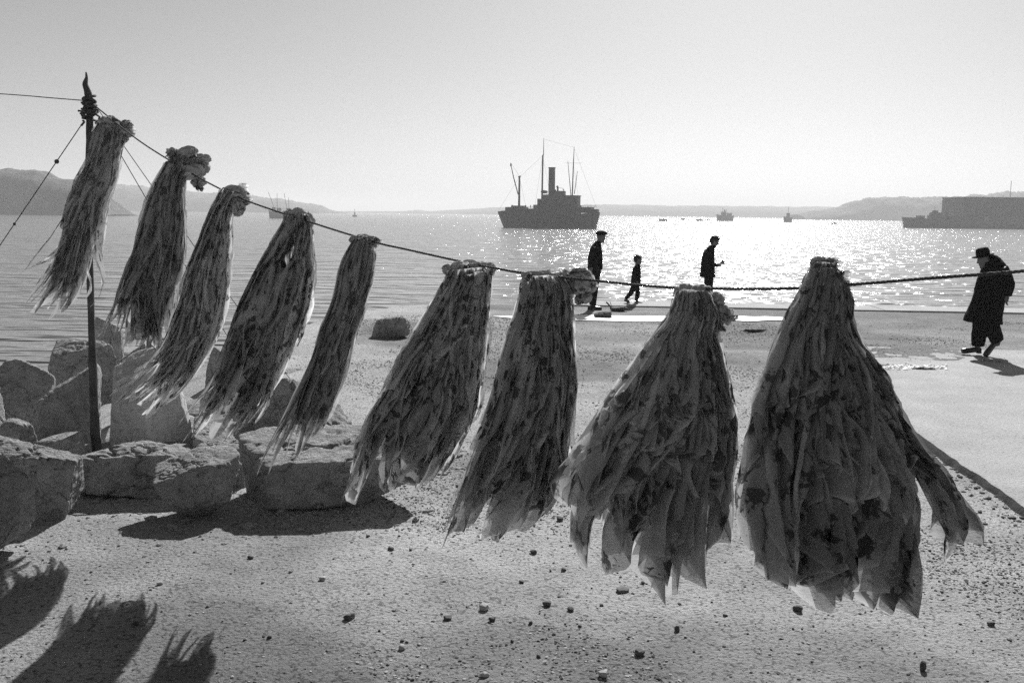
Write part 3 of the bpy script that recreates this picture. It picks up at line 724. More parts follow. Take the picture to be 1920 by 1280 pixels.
bundles = [
 dict(L=[(193, 218), (176, 250), (164, 294), (136, 348), (124, 391), (116, 438), (102, 482), (89, 516), (66, 548)],
      R=[(221, 222), (241, 254), (231, 291), (221, 338), (206, 378), (195, 422), (172, 475), (152, 526), (106, 570)],
      tips=[(50, 507, 1), (45, 573, 0), (70, 583, 0), (90, 600, 0), (114, 586, 0), (171, 575, 2)], knots=[(200, 232, 18, 13, .5), (214, 238, 18, 15, -.4), (236, 234, 11, 9, 0), (238, 248, 12, 11, 0), (232, 258, 9, 9, 0)],
      wisp=1, m=0, lab='topmost and farthest scarf bundle, blown left across the pole'),
 dict(L=[(316, 292), (292, 338), (275, 378), (262, 425), (245, 475), (224, 539), (215, 586), (205, 612)],
      R=[(372, 300), (352, 340), (351, 390), (350, 438), (343, 496), (325, 562), (315, 620), (304, 650)],
      tips=[(190, 632, 1), (215, 622, 0), (240, 657, 0), (260, 653, 0), (277, 651, 0), (293, 669, 0), (308, 663, 0)],
      knots=[(326, 287, 14, 9, -.3), (355, 286, 17, 11, .1), (380, 298, 15, 9, 0), (362, 303, 14, 10, .3), (384, 314, 9, 10, 0), (364, 322, 22, 17, 0), (372, 340, 14, 11, 0), (378, 351, 4, 8, .2), (345, 303, 16, 12, 0)],
      wisp=1, m=2, lab='second scarf bundle from the pole, darkest, with bulbous knots on top'),
 dict(L=[(411, 353), (389, 396), (368, 450), (349, 504), (334, 562), (322, 612), (308, 653), (285, 700), (255, 728)],
      R=[(462, 362), (440, 400), (438, 450), (433, 504), (429, 562), (418, 616), (393, 661), (356, 711), (305, 752)],
      tips=[(223, 740, 1), (202, 767, 1), (273, 783, 0), (260, 746, 0), (289, 770, 0), (240, 755, 0), (318, 752, 0)],
      knots=[(424, 364, 14, 12, .2), (444, 361, 20, 13, -.3), (459, 372, 11, 12, 0), (448, 388, 13, 14, 0), (446, 399, 8, 7, 0)],
      wisp=1, m=1, lab='third scarf bundle from the pole, trailing left over the pale slab boulder'),
 dict(L=[(536, 400), (509, 446), (480, 496), (456, 545), (437, 599), (422, 657), (405, 711), (374, 762), (352, 795)],
      R=[(580, 402), (592, 425), (594, 467), (598, 508), (584, 570), (563, 628), (538, 690), (507, 750), (474, 785)],
      tips=[(329, 803, 0), (343, 828, 0), (358, 822, 0), (397, 822, 0), (422, 827, 0), (440, 814, 0), (458, 802, 0), (477, 793, 0)],
      knots=[(545, 404, 14, 12, .5), (560, 400, 13, 10, 0), (576, 412, 14, 13, -.6), (558, 418, 10, 18, 0)], gap=(.55, .07, .16, .07),
      wisp=0, m=1, lab='fourth scarf bundle from the pole, split by a narrow slit of light near its top'),
 dict(L=[(662, 445), (644, 477), (633, 507), (620, 564), (598, 621), (585, 665), (567, 717), (548, 783), (535, 835)],
      R=[(706, 447), (709, 490), (706, 529), (694, 569), (678, 617), (668, 652), (651, 717), (624, 779), (578, 832)],
      tips=[(478, 896, 0), (506, 888, 0), (508, 850, 1), (530, 872, 0), (548, 866, 0)], knots=[(672, 452, 16, 10, -.2), (692, 452, 16, 10, .1), (682, 448, 14, 9, 0)],
      wisp=0, m=2, lab='fifth scarf bundle from the pole, narrow and dark, ending in one thin curling tail'),
 dict(L=[(838, 505), (806, 564), (766, 630), (740, 674), (716, 726), (690, 768), (668, 822), (660, 850)],
      R=[(926, 498), (925, 551), (922, 617), (912, 691), (900, 757), (878, 800), (852, 844), (818, 880)],
      tips=[(642, 945, 0), (660, 868, 1), (668, 925, 0), (688, 900, 0), (710, 915, 0), (734, 925, 0), (752, 905, 0), (769, 926, 0), (795, 906, 0), (821, 896, 0)],
      knots=[(843, 506, 14, 10, -.3), (860, 499, 14, 10, .2), (880, 497, 17, 10, 0), (900, 500, 17, 10, 0), (917, 503, 12, 12, 0)],
      wisp=0, m=1, lab='sixth scarf bundle from the pole, broad, with a ruffled top and many pointed corners'),
 dict(L=[(978, 516), (968, 563), (950, 624), (932, 694), (916, 760), (888, 835), (856, 910), (838, 955)],
      R=[(1060, 514), (1074, 544), (1077, 600), (1084, 671), (1083, 741), (1070, 816), (1060, 872), (1030, 924), (985, 965)],
      tips=[(825, 1029, 0), (832, 1000, 1), (860, 1000, 0), (902, 1010, 0), (921, 1014, 0), (942, 1003, 0), (962, 994, 0), (1024, 940, 0), (995, 975, 0)],
      knots=[(1060, 516, 22, 10, -.1), (1085, 512, 20, 10, .1), (1100, 522, 14, 14, 0), (1086, 536, 20, 17, 0), (1110, 536, 9, 12, 0), (1094, 556, 15, 12, 0), (1083, 563, 6, 8, .2), (1000, 515, 22, 7, 0), (1030, 513, 22, 7, 0)],
      wisp=0, m=1, lab='seventh scarf bundle from the pole, with a large frilly knot beside the capped man'),
 dict(L=[(1268, 540), (1252, 590), (1208, 650), (1160, 720), (1128, 772), (1098, 835), (1072, 885), (1080, 945)],
      R=[(1332, 545), (1350, 585), (1346, 625), (1360, 685), (1374, 755), (1378, 800), (1366, 870), (1345, 970)],
      tips=[(1065, 950, 0), (1085, 1000, 0), (1102, 1070, 0), (1135, 1078, 0), (1175, 1042, 0), (1205, 1076, 0), (1240, 1126, 0), (1265, 1045, 0), (1285, 1086, 0), (1316, 1088, 0), (1328, 1030, 0)],
      knots=[(1285, 542, 18, 10, 0), (1312, 545, 20, 12, 0), (1342, 565, 16, 16, 0), (1352, 588, 12, 18, 0), (1362, 602, 4, 9, .5), (1350, 612, 4, 8, .2)],
      wisp=0, m=0, lab='eighth scarf bundle from the pole, flared, in front of the bowed man in the glitter'),
 dict(L=[(1523, 490), (1496, 549), (1463, 626), (1425, 732), (1411, 821), (1408, 904), (1424, 959), (1436, 1010)],
      R=[(1560, 492), (1592, 545), (1603, 621), (1655, 704), (1690, 793), (1718, 859), (1722, 925), (1690, 985)],
      tips=[(1422, 1035, 0), (1441, 1088, 0), (1466, 1102, 0), (1491, 1094, 0), (1535, 1110, 0), (1556, 1152, 0), (1572, 1128, 0), (1602, 1110, 0), (1639, 1143, 0), (1667, 1155, 0), (1682, 1120, 0), (1768, 1062, 0), (1777, 1015, 0)],
      knots=[(1536, 490, 16, 9, .1), (1553, 493, 12, 10, -.2), (1540, 505, 20, 14, 0), (1508, 540, 12, 9, .5), (1582, 535, 12, 9, -.5), (1545, 528, 34, 16, 0)],
      wisp=0, m=2, lab='nearest and largest scarf bundle, cone-shaped, hanging at the right of the row'),
]
for bi, B in enumerate(bundles):
    Yc = rope_Y(sum(p[0] for p in B['L'][:1] + B['R'][:1]) / 2)
    root = empty('scarf_bundle', at((B['L'][0][0] + B['R'][0][0]) / 2, (B['L'][0][1] + B['R'][0][1]) / 2, Yc), B['lab'], 'scarves', 'bundles of printed headscarves drying on the rope')
    Lc, Rc = smooth_poly(B['L'], Yc), smooth_poly(B['R'], Yc)
    r = np.random.default_rng(100 + bi); m0 = M_cloth[B['m']]
    big = bi >= 5; sd_ = bi * 100
    bx0, bx1 = B['L'][-1], B['R'][-1]
    # inner sheets, front and back
    for side, rho in ((1, .3),):
        cloth_piece(Lc, Rc, dict(gap=B.get('gap'), seed=sd_ + 1 + rho, s0=.5, s1=.5, hw0=.46, hw1=.44, side=side, rho=rho, v1=.97, vee=.12, nf=8 if bi > 6 else 4, amp=.05, uvw=.9, q0=r.uniform(-.3, .3)), root, m0, nq=49)
    # tails: one scarf per visible corner, front and back
    for k, (tx, ty, w) in enumerate(B['tips']):
        den = (bx1[0] - bx0[0]) + 1e-6
        s1 = float(np.clip((tx - bx0[0] + 6) / den, .06, .94)) if not B['wisp'] else (k + .5) / len(B['tips'])
        if bi == 8 and k >= 11: s1 = .9
        for side in ((1, -1) if (w != 1 and k % 2 == 0) else (1,)):
            j = 0 if side == 1 else 1
            tg = at(tx + j * r.uniform(-9, 9), ty - j * r.uniform(3, 16), Yc - side * .05)
            thin = w == 1
            cloth_piece(Lc, Rc, dict(gap=B.get('gap'), seed=sd_ + 10 + k * 2 + j, s0=.25 + .5 * s1 + r.uniform(-.1, .1), s1=s1, hw0=.20, hw1=.06 if thin else (.07 if (bi == 8 and k >= 11) else r.uniform(.13, .22) * (1 if big else 1.7)), side=side, rho=r.uniform(.55, .95),
                 tone=r.uniform(.6, .95), target=tg, pinch=.94 if thin else (r.uniform(.55, .88) if big else r.uniform(.4, .75)), vee=r.uniform(.3, .6), q0=r.uniform(-.7, .7), nf=r.uniform(1.6, 3.6) * (1 if bi > 6 else .55), v1=1.0 if not (thin and bi == 0) else .86, flutter=.012), root, m0)
            if B['wisp'] and side == 1:
                for w2 in range(1):
                    tg2 = at(tx + r.uniform(-16, 14), ty + r.uniform(-26, 4), Yc + r.uniform(-.08, .08))
                    cloth_piece(Lc, Rc, dict(seed=sd_ + 60 + k * 4 + w2, s0=.5, s1=float(np.clip(s1 + r.uniform(-.12, .12), .04, .96)), hw0=.12, hw1=.10, side=1, rho=r.uniform(.6, 1), v0=.3, target=tg2, pinch=.9, vee=.1, nf=1.2, flutter=.01), root, m0, nq=7, na=28)
    # overlapping corners at all heights
    nfill = 22 if big else 14; wk = 1.0 if big else 1.55; nk = 1.0 if bi > 6 else (.6 if big else .45)
    for k in range(nfill):
        s1 = (k * .618 + r.uniform(-.05, .05)) % 1 * .84 + .08
        v1 = [.62, .80, .95, .70, .88, 1.0][k % 6] + r.uniform(-.08, .04)
        wide = k % 3 != 2
        hw1 = wk * (r.uniform(.16, .30) if wide else r.uniform(.07, .13))
        cloth_piece(Lc, Rc, dict(gap=B.get('gap'), seed=sd_ + 200 + k, s0=.3 + .4 * s1 + r.uniform(-.2, .2), s1=s1, hw0=r.uniform(.10, .28), hw1=hw1, side=1, rho=1.0 + .012 * k / 4, v0=r.uniform(0, .08) if k % 3 else r.uniform(.08, .4),
             v1=min(v1, 1.02), vee=r.uniform(.35, .85), q0=r.uniform(-1, 1), nf=nk * (r.uniform(1.8, 4.2) if wide else 1.6), amp=r.uniform(.04, .09), pinch=r.uniform(.0, .35), flutter=.015, uvw=.30 if wide else .16,
             wander=r.uniform(.06, .15) * (1 if big else 1.5), tone=r.uniform(.6, 1.08)), root, m0)
    if big:      # broad smooth outer drapes
        for k in range(4 if bi > 6 else 2):
            s1 = (.32, .68, .5, .2)[k]
            cloth_piece(Lc, Rc, dict(seed=sd_ + 280 + k, s0=.35 + .3 * s1, s1=s1, hw0=.26, hw1=r.uniform(.24, .30), side=1, rho=1.12 + .02 * k, v1=(.72, .62, .8, .6)[k] + r.uniform(-.05, .05), vee=r.uniform(.5, .75),
                 q0=r.uniform(-.8, .8), nf=r.uniform(4, 6), amp=.035, crumple=.7, wander=.04, uvw=.45, pinch=.05, tone=r.uniform(.8, 1.08)), root, m0, nq=41)
    for k in range(3):
        s1 = (k + .5) / 3
        cloth_piece(Lc, Rc, dict(gap=B.get('gap'), seed=sd_ + 260 + k, s0=.3 + .4 * s1, s1=s1, hw0=.2, hw1=.16, side=-1, rho=1.0, v1=r.uniform(.7, 1), vee=.4, q0=r.uniform(-.8, .8), nf=2, pinch=.3), root, m0)
    for k, (x, y, rx, ry, rt) in enumerate(B['knots']):
        knot_blob(x, y, rx, ry, Yc, root, M_knot, bi * 20 + k, rt, dy=.02 if k % 2 else 0)
    # frills of cloth ends round the knot
    kx, ky = B['knots'][-1][0], B['knots'][-1][1]
    for k in range(17):
        b = B['knots'][(k * 2 + 1) % len(B['knots'])]; a = r.uniform(-2.6, .6)
        x0_, y0_ = b[0], b[1]; ln = r.uniform(.9, 1.8) * max(b[2], b[3])
        x1_, y1_ = x0_ + math.cos(a) * ln, y0_ - math.sin(a) * ln * .8
        dx, dy_ = (y1_ - y0_) * .35, -(x1_ - x0_) * .35
        Lq = [at(x0_ - dx, y0_ - dy_, Yc), at((x0_ + x1_) / 2 - dx * 1.2, (y0_ + y1_) / 2 - dy_ * 1.2, Yc), at(x1_ - dx * .6, y1_ - dy_ * .6, Yc)]
        Rq = [at(x0_ + dx, y0_ + dy_, Yc), at((x0_ + x1_) / 2 + dx * 1.2, (y0_ + y1_) / 2 + dy_ * 1.2, Yc), at(x1_ + dx * .6, y1_ + dy_ * .6, Yc)]
        cloth_piece(Lq, Rq, dict(seed=sd_ + 300 + k, hw0=.5, hw1=.5, nf=2, amp=.25, vee=.5, q0=r.uniform(-.6, .6), flutter=.006, crumple=.6, uvw=.08), root, m0, name='frill', na=14, nq=15)

# ------------------------------------------------------------------ people
def finger_hand(mb, c, d, s=1.0, side=1):
    d = Vector(d).normalized(); a = Vector((0, 1, 0)); b = d.cross(a)
    c = Vector(c)
    mb.tube([c, c + d * .05 * s, c + d * .085 * s], [.03 * s, .038 * s, .032 * s], 8, .55)
    for i in range(4):
        o = a * (i - 1.5) * .017 * s; l = (.06, .072, .066, .05)[i] * s
        p = c + d * .08 * s + o
        mb.tube([p, p + d * l * .5 + b * .008, p + d * l * .9 + b * .03], [.009 * s, .0085 * s, .007 * s], 6)
    p = c + d * .03 * s - a * .03 * s * side
    mb.tube([p, p + d * .035 * s - a * .02 * side * s, p + d * .06 * s - a * .012 * side * s], [.012 * s, .011 * s, .009 * s], 6)
def head(mb, c, s, f, tilt):
    # head with nose, chin, brow, ears, facing +x * f, tilted forward by tilt
    T = Matrix.Rotation(tilt * f, 3, 'Y'); c = Vector(c)
    def pt(x, y, z): return c + T @ Vector((x * f * s, y * s, z * s))
    mb.ball(pt(0, 0, .03), (.092 * s, .076 * s, .1 * s)); mb.ball(pt(.03, 0, -.045), (.066 * s, .058 * s, .07 * s))
    mb.tube([pt(.088, 0, .03), pt(.118, 0, -.008), pt(.09, 0, -.018)], [.008 * s, .015 * s, .012 * s], 8)
    mb.ball(pt(.085, 0, -.095), (.02 * s, .024 * s, .018 * s), 6, 8); mb.ball(pt(.093, 0, -.052), (.012 * s, .024 * s, .01 * s), 6, 8)
    mb.ball(pt(.083, .03, .028), .013 * s, 6, 8); mb.ball(pt(.083, -.03, .028), .013 * s, 6, 8)
    for y in (-1, 1): mb.ball(pt(-.005, y * .078, 0), (.016 * s, .012 * s, .03 * s), 6, 8)
    return pt
def person(px, py, label, sp, group=None, z=0.0):
    g = gnd(px, py, z); e = empty('person', g, label, 'person', group); f = sp['f']
    def X(p): return (p[0] * f,) + tuple(p[1:])
    # body: one continuous surface
    mb = MB()
    mb.rings([(c[0] * f, 0, c[1], c[2], c[3]) for c in sp['torso']])
    for leg in sp['legs']: mb.tube([X(p[:3]) for p in leg], [p[3] * .86 for p in leg], 12)
    for leg in sp['legs']:
        a, t = leg[-1], leg[-1]; mb.tube([X((a[0] - .03, a[1], a[2] - .03)), X((a[0] + .1, a[1], max(a[2] - .06, .03)))], [.035, .028], 8)
    for arm in sp['arms']:
        mb.tube([X(p[:3]) for p in arm], [p[3] * .8 for p in arm], 10)
        a, b = Vector(X(arm[-2][:3])), Vector(X(arm[-1][:3])); finger_hand(mb, b, sp.get('hand_dir') and X(sp['hand_dir']) or (b - a), sp.get('hs', 1))
    h = sp['head']; mb.tube([X((sp['torso'][-1][0], 0, sp['torso'][-1][1] - .08)), X((h[0] - .02, 0, h[1] - .05))], [.06 * h[2], .052 * h[2]], 12)
    pt = head(mb, X((h[0], 0, h[1])), h[2], f, h[3])
    mb.build('body', M_skin, e, voxel=.011)
    # coat with sleeves
    mb = MB(); mb.rings([(c[0] * f, 0, c[1], c[2], c[3]) + ((c[4] * f,) if len(c) > 4 else ()) for c in sp['coat']], 24)
    for arm in sp['arms']: mb.tube([X(p[:3]) for p in arm], [p[3] * 1.22 for p in arm], 12)
    mb.build('coat', M_cloth_dark, e, voxel=.013, noise=.014, nscale=9)
    mb = MB()
    for leg in sp['legs']:
        P = [Vector(X(p[:3])) for p in leg]; mb.tube(P, [p[3] * 1.2 for p in leg], 12)
    mb.rings([(sp['legs'][0][0][0] * f, 0, sp['legs'][0][0][2] - .06, .10, .13), (sp['legs'][0][0][0] * f, 0, sp['legs'][0][0][2] + .1, .11, .15)])
    mb.build('trousers', M_trouser, e, voxel=.013, noise=.012, nscale=10)
    for (sx, sy, sz, pitch) in sp['shoes']:
        mb = MB(); k = sp.get('ss', 1)
        for a in range(1):
            L_ = [(-.10, 0, .045, .036), (-.04, 0, .05, .036), (.04, 0, .042, .040), (.11, 0, .034, .042), (.16, 0, .028, .03)]
            mb.tube([(q[0] * k * f, 0, q[2] * k) for q in L_], [max(q[3], .02) * k for q in L_], 12)
            mb.box((-.075 * f * k, 0, .012 * k), (.06 * k, .06 * k, .024 * k))
        o = mb.build('shoe', M_shoe, e, voxel=.009); o.location = (sx * f, sy, sz); o.rotation_euler = (0, pitch * f, 0)
    if sp['hat'] == 'cap':
        mb = MB(); mb.ball(pt(-.005, 0, .085), (.115 * h[2], .1 * h[2], .062 * h[2])); mb.tube([pt(.06, 0, .062), pt(.16, 0, .052)], [.075, .05], 12, 1); 
        mb2 = MB(); mb2.ball(pt(-.005, 0, .088), (.122, .105, .060)); mb2.ball(pt(.05, 0, .10), (.085, .09, .040)); mb2.build('flat_cap', M_cloth_dark, e, voxel=.01)
        mb3 = MB(); V = [pt(.07 + .10 * math.cos(a) * 1.0, .072 * math.sin(a), .062 - .035 * max(0, math.cos(a)) + dz) for dz in (-.004, .006) for a in np.linspace(-PI / 2, PI / 2, 12)]
        mb3.add(V, [tuple(range(12))[::-1], tuple(range(12, 24))] + [(i, i + 1, i + 13, i + 12) for i in range(11)] + [(11, 0, 12, 23)]); mb3.build('visor', M_cloth_dark, e)
    elif sp['hat'] == 'hat':
        T = Matrix.Rotation(h[3] * f * .6, 3, 'Y')
        mb = MB(); mb.rings([(0, 0, 0, .155, .135), (0, 0, .012, .158, .138), (0, 0, .014, .10, .092), (0, 0, .07, .098, .09), (0, 0, .115, .088, .078), (.005, 0, .13, .055, .05)], 28)
        o = mb.build('brimmed_hat', M_cloth_dark, e, smooth=True, noise=.008, nscale=12); o.location = pt(.0, 0, .055); o.rotation_euler = (0, h[3] * f * .6, 0)
    else:
        mb = MB(); mb.ball(pt(-.018, 0, .055), (.1 * h[2], .092 * h[2], .09 * h[2])); mb.ball(pt(-.05, 0, .0), (.06 * h[2], .078 * h[2], .075 * h[2])); mb.ball(pt(.045, 0, .09), (.05 * h[2], .06 * h[2], .035 * h[2]))
        mb.build('hair', M_hair, e, voxel=.009, noise=.02, nscale=26)
    if sp.get('extra'): sp['extra'](e, X)
    return e
m1 = dict(f=1, torso=[(.07, .82, .11, .15), (.05, 1.0, .11, .15), (.04, 1.2, .12, .17), (.05, 1.36, .10, .17), (.08, 1.44, .06, .08)],
  coat=[(.045, .87, .155, .19), (.045, .95, .165, .20), (.045, 1.1, .158, .20), (.055, 1.25, .145, .205), (.06, 1.36, .115, .19), (.08, 1.43, .08, .11), (.10, 1.475, .062, .07)],
  legs=[[(.07, .06, .86, .085), (.045, .06, .46, .062), (.0, .05, .10, .052)], [(.07, -.06, .86, .085), (.05, -.05, .46, .062), (.02, -.05, .10, .052)]],
  arms=[[(.03, .2, 1.35, .05), (-.05, .22, 1.12, .044), (.0, .22, .93, .035)], [(.03, -.2, 1.35, .05), (-.075, -.22, 1.12, .044), (-.06, -.21, .93, .035)]],
  shoes=[(.01, .05, 0, 0), (.05, -.06, 0, 0)], head=(.15, 1.56, .98, .18), hat='cap')
person(1110, 580.5, 'man in a flat cap and dark jacket standing on the quay facing right', m1, 'people on the quay')
bs = .66
m2 = dict(f=1, torso=[(-.03, .50, .08, .10), (-.03, .65, .08, .11), (-.02, .82, .08, .12), (-.01, .90, .05, .07)],
  coat=[(-.04, .46, .105, .125), (-.035, .55, .112, .13), (-.03, .7, .108, .135), (-.02, .82, .092, .13), (-.005, .89, .06, .08), (0, .925, .045, .05)],
  legs=[[(-.03, .04, .50, .062), (.02, .04, .27, .048), (.0, .04, .08, .038)], [(-.05, -.04, .50, .062), (-.14, -.04, .27, .05), (-.265, -.04, .13, .038)]],
  arms=[[(-.02, .12, .84, .034), (-.05, .14, .68, .03), (.0, .13, .56, .024)], [(-.02, -.12, .84, .034), (-.07, -.14, .68, .03), (-.03, -.14, .55, .024)]],
  shoes=[(.02, .04, 0, 0), (-.25, -.04, .045, .75)], head=(.0, 1.025, .86, .05), hat='hair', hs=.7, ss=.72)
person(1194, 570.5, 'boy with bushy hair striding right behind the capped man', m2, 'people on the quay')
m3 = dict(f=1, torso=[(.0, .80, .12, .15), (-.02, 1.0, .12, .16), (-.03, 1.2, .12, .18), (.0, 1.33, .09, .15), (.03, 1.38, .06, .08)],
  coat=[(-.03, .73, .165, .2), (-.035, .82, .16, .2), (-.04, 1.0, .145, .2), (-.035, 1.15, .135, .2), (-.02, 1.27, .12, .19), (.01, 1.36, .085, .13), (.05, 1.42, .06, .07)],
  legs=[[(-.01, .06, .80, .08), (-.0, .06, .44, .062), (.0, .06, .1, .05)], [(-.01, -.06, .80, .08), (.01, -.06, .44, .062), (.02, -.06, .1, .05)]],
  arms=[[(-.01, .19, 1.28, .05), (-.02, .2, 1.05, .044), (.16, .12, .98, .034)], [(-.01, -.19, 1.28, .05), (-.04, -.2, 1.04, .044), (.15, -.12, 1.0, .034)]],
  shoes=[(.02, .06, 0, 0), (.04, -.06, 0, 0)], head=(.085, 1.50, .95, .5), hat='hair', hand_dir=(1, 0, .15))
def held(e, X):
    mb = MB(); mb.ball((.28, 0, 1.04), (.05, .08, .03)); mb.tube([(.24, -.05, 1.0), (.30, 0, 1.07), (.28, .05, 1.1)], .018, 8); 
    o = mb.build('small_bundle', M_cloth_dark, None, voxel=.008, noise=.01, nscale=30); o.location = e.location
    tag(o, 'small dark bundle held in both hands of the bowed man in the glitter', 'bundle')
m3['extra'] = held
person(1327, 583, 'bareheaded man in a jacket bowing his head over his hands, against the glittering water', m3, 'people on the quay')
m4 = dict(f=-1, torso=[(-.03, .75, .13, .16), (-.06, 1.0, .15, .17), (-.12, 1.2, .15, .19), (-.10, 1.36, .12, .18), (-.04, 1.43, .07, .1)],
  coat=[(-.03, .475, .285, .24, .08), (-.04, .6, .262, .235, .05), (-.08, .8, .235, .23), (-.11, 1.0, .225, .23), (-.13, 1.15, .21, .235), (-.15, 1.28, .185, .22), (-.12, 1.38, .15, .19), (-.10, 1.45, .11, .13), (-.08, 1.49, .075, .08)],
  legs=[[(-.08, .07, .80, .11), (-.03, .07, .46, .098), (-.01, .07, .11, .078)], [(-.08, -.07, .80, .11), (-.13, -.07, .44, .10), (-.235, -.07, .20, .078)]],
  arms=[[(-.16, .23, 1.32, .06), (-.27, .22, 1.08, .056), (-.25, .14, .92, .045)], [(-.16, -.23, 1.32, .06), (-.29, -.22, 1.08, .06), (-.27, -.20, .90, .05)]],
  shoes=[(.05, .07, 0, 0), (-.20, -.07, .09, .85)], head=(.015, 1.42, 1.0, .38), hat='hat', hand_dir=(.15, 0, -1), ss=1.12)
person(1835, 663.5, 'stout man in a brimmed hat and long black overcoat walking left', m4, 'people on the quay', z=.03)

# ------------------------------------------------------------------ ships
def ship_at(px, Y, rz, label, cat, name, group=None):
    p = at(px, 400, Y); e = empty(name, (p.x, p.y, WZ), label, cat, group, rz); return e
def hull_mesh(stations, n=12):
    # station: (x, halfwidth, deck z, keel narrowing, xrake)
    mb = MB(); V = []; F = []; k = len(stations)
    for (x, hw, dz, flare, rake) in stations:
        for j in range(n + 1):
            t = j / n * 2 - 1                       # -1 port deck .. 0 keel .. 1 starboard deck
            a = abs(t); z = -1.2 + (dz + 1.2) * a ** 1.4; w = hw * (a ** flare)
            V.append((x + rake * (z / max(dz, .1)), math.copysign(w, t) if j != n / 2 else 0, z))
    m_ = n + 1
    for i in range(k - 1):
        for j in range(n): F.append((i * m_ + j, i * m_ + j + 1, (i + 1) * m_ + j + 1, (i + 1) * m_ + j))
        F.append((i * m_, (i + 1) * m_, (i + 1) * m_ + n, i * m_ + n))
    F.append(tuple(range(m_))); F.append(tuple((k - 1) * m_ + j for j in range(m_))[::-1])
    mb.add(V, F); return mb
Ys = 307; rz = math.radians(-14)
ship = ship_at(1026, Ys, rz, 'black single-funnel steam coaster lying offshore near the middle of the horizon', 'ship', 'cargo_ship')
ks = .0257; cx = 810; K = 1 / math.cos(rz)
def sx(c): return (c - cx) * ks * K
def sz(c): return (1195 - c) * ks
st = [(sx(292), .15, sz(1005), .5, sx(215) - sx(290)), (sx(330), 1.5, sz(995), .55, -1.2), (sx(420), 3.0, sz(992), .5, -.6), (sx(560), 3.9, sz(995), .4, 0), (sx(640), 4.1, sz(1020), .35, 0), (sx(820), 4.2, sz(1035), .32, 0),
      (sx(1000), 4.2, sz(1035), .32, 0), (sx(1180), 4.0, sz(1025), .38, 0), (sx(1280), 3.3, sz(1012), .5, .3), (sx(1350), 2.2, sz(1003), .8, .7), (sx(1385), .9, sz(1000), .9, 1.0)]
hull_mesh(st).build('hull', M_hull, ship, smooth=False)
def sbox(name, c0, c1, z0, z1, wy, m=M_super, parent=ship, y=0):
    mb = MB(); mb.box(((sx(c0) + sx(c1)) / 2, y, (sz(z0) + sz(z1)) / 2), (abs(sx(c1) - sx(c0)), wy, abs(sz(z0) - sz(z1)))); return mb.build(name, m, parent)
sbox('forecastle', 338, 560, 1000, 950, 6.2, M_hull)
sbox('hatch', 400, 545, 950, 932, 4.0, M_super)
sbox('well_deck_bulwark', 560, 700, 1030, 966, 7.9, M_hull)
sbox('main_deckhouse', 672, 1185, 1035, 920, 6.6)
sbox('upper_deckhouse', 715, 1000, 920, 850, 5.8)
sbox('bridge_deck', 770, 1010, 850, 800, 5.0)
def tubeobj(name, pts, r, m=M_hull, n=8, parent=ship):
    mb = MB(); mb.tube(pts, r, n); return mb.build(name, m, parent, smooth=True)
fx = sx(858)
fun = tubeobj('funnel', [(fx, 0, sz(830)), (fx, 0, sz(484))], [.98 * K, .98 * K], M_hull, 20)
tubeobj('funnel_cap', [(fx, 0, sz(492)), (fx, 0, sz(480))], 1.08 * K, M_hull, 20, fun)
# wheelhouse arc with an opening under the lifeboat
mb = MB(); mb.ball((sx(790), -2.2, sz(768)), (1.1, .7, .55)); mb.build('lifeboat', M_super, ship, smooth=True)
mb = MB()
for c in (772, 822): mb.tube([(sx(c), -2.2, sz(850)), (sx(c), -2.2, sz(765))], .1, 6)
mb.tube([(sx(768), -2.2, sz(818)), (sx(826), -2.2, sz(818))], .22, 6); mb.build('davit', M_hull, ship)
# bridge: wheelhouse on the right with an open doorway through it
mb = MB()
def bb(c0, c1, z0, z1, wy): mb.box(((sx(c0) + sx(c1)) / 2, 0, (sz(z0) + sz(z1)) / 2), (abs(sx(c1) - sx(c0)), wy, abs(sz(z0) - sz(z1))))
bb(1000, 1048, 921, 815, 5.5); bb(1086, 1178, 921, 815, 5.5); bb(1048, 1086, 921, 906, 5.5); bb(1048, 1086, 872, 815, 5.5)
mb.build('wheelhouse', M_super, ship)
sbox('wheelhouse_roof', 1010, 1186, 816, 806, 6.0, M_hull)
sbox('chart_house', 900, 1010, 800, 756, 3.6)
for c, top, w in ((938, 700, .28), (1010, 735, .12), (912, 745, .3), (960, 760, .3)):
    t = tubeobj('ventilator', [(sx(c), -1.2, sz(805)), (sx(c), -1.2, sz(top + 12)), (sx(c) - .3, -1.2, sz(top))], [w, w, w * 1.5], M_hull)
tubeobj('awning_rail', [(sx(945), -1.4, sz(718)), (sx(1010), -1.4, sz(728))], .05, M_hull, 6)
sbox('poop_house', 1192, 1340, 1010, 942, 5.4, M_hull)
sbox('stern_bulwark', 1340, 1405, 1003, 965, 3.4, M_hull)
fm = tubeobj('foremast', [(sx(475), 0, sz(960)), (sx(475), 0, sz(585))], [.36, .28])
tubeobj('mast_cap', [(sx(460), 0, sz(590)), (sx(492), 0, sz(584))], .2, M_hull, 6, fm)
tubeobj('derrick_boom', [(sx(462), 0, sz(800)), (sx(410), -.5, sz(600)), (sx(376), -1, sz(430))], [.16, .15, .11])
mbk = MB(); mbk.ball((sx(381), -1, sz(455)), (.25, .2, .5)); mbk.build('boom_block', M_hull, ship)
mm = tubeobj('mainmast', [(sx(746), 0, sz(850)), (sx(748), 0, sz(340)), (sx(756), 0, sz(330)), (sx(756), 0, sz(140))], [.28, .24, .13, .06])
tubeobj('after_mast', [(sx(1100), 0, sz(815)), (sx(1106), 0, sz(450)), (sx(1111), 0, sz(240))], [.2, .16, .06])
tubeobj('yard', [(sx(1010), 0, sz(430)), (sx(1200), 0, sz(430))], .035, M_hull, 5)
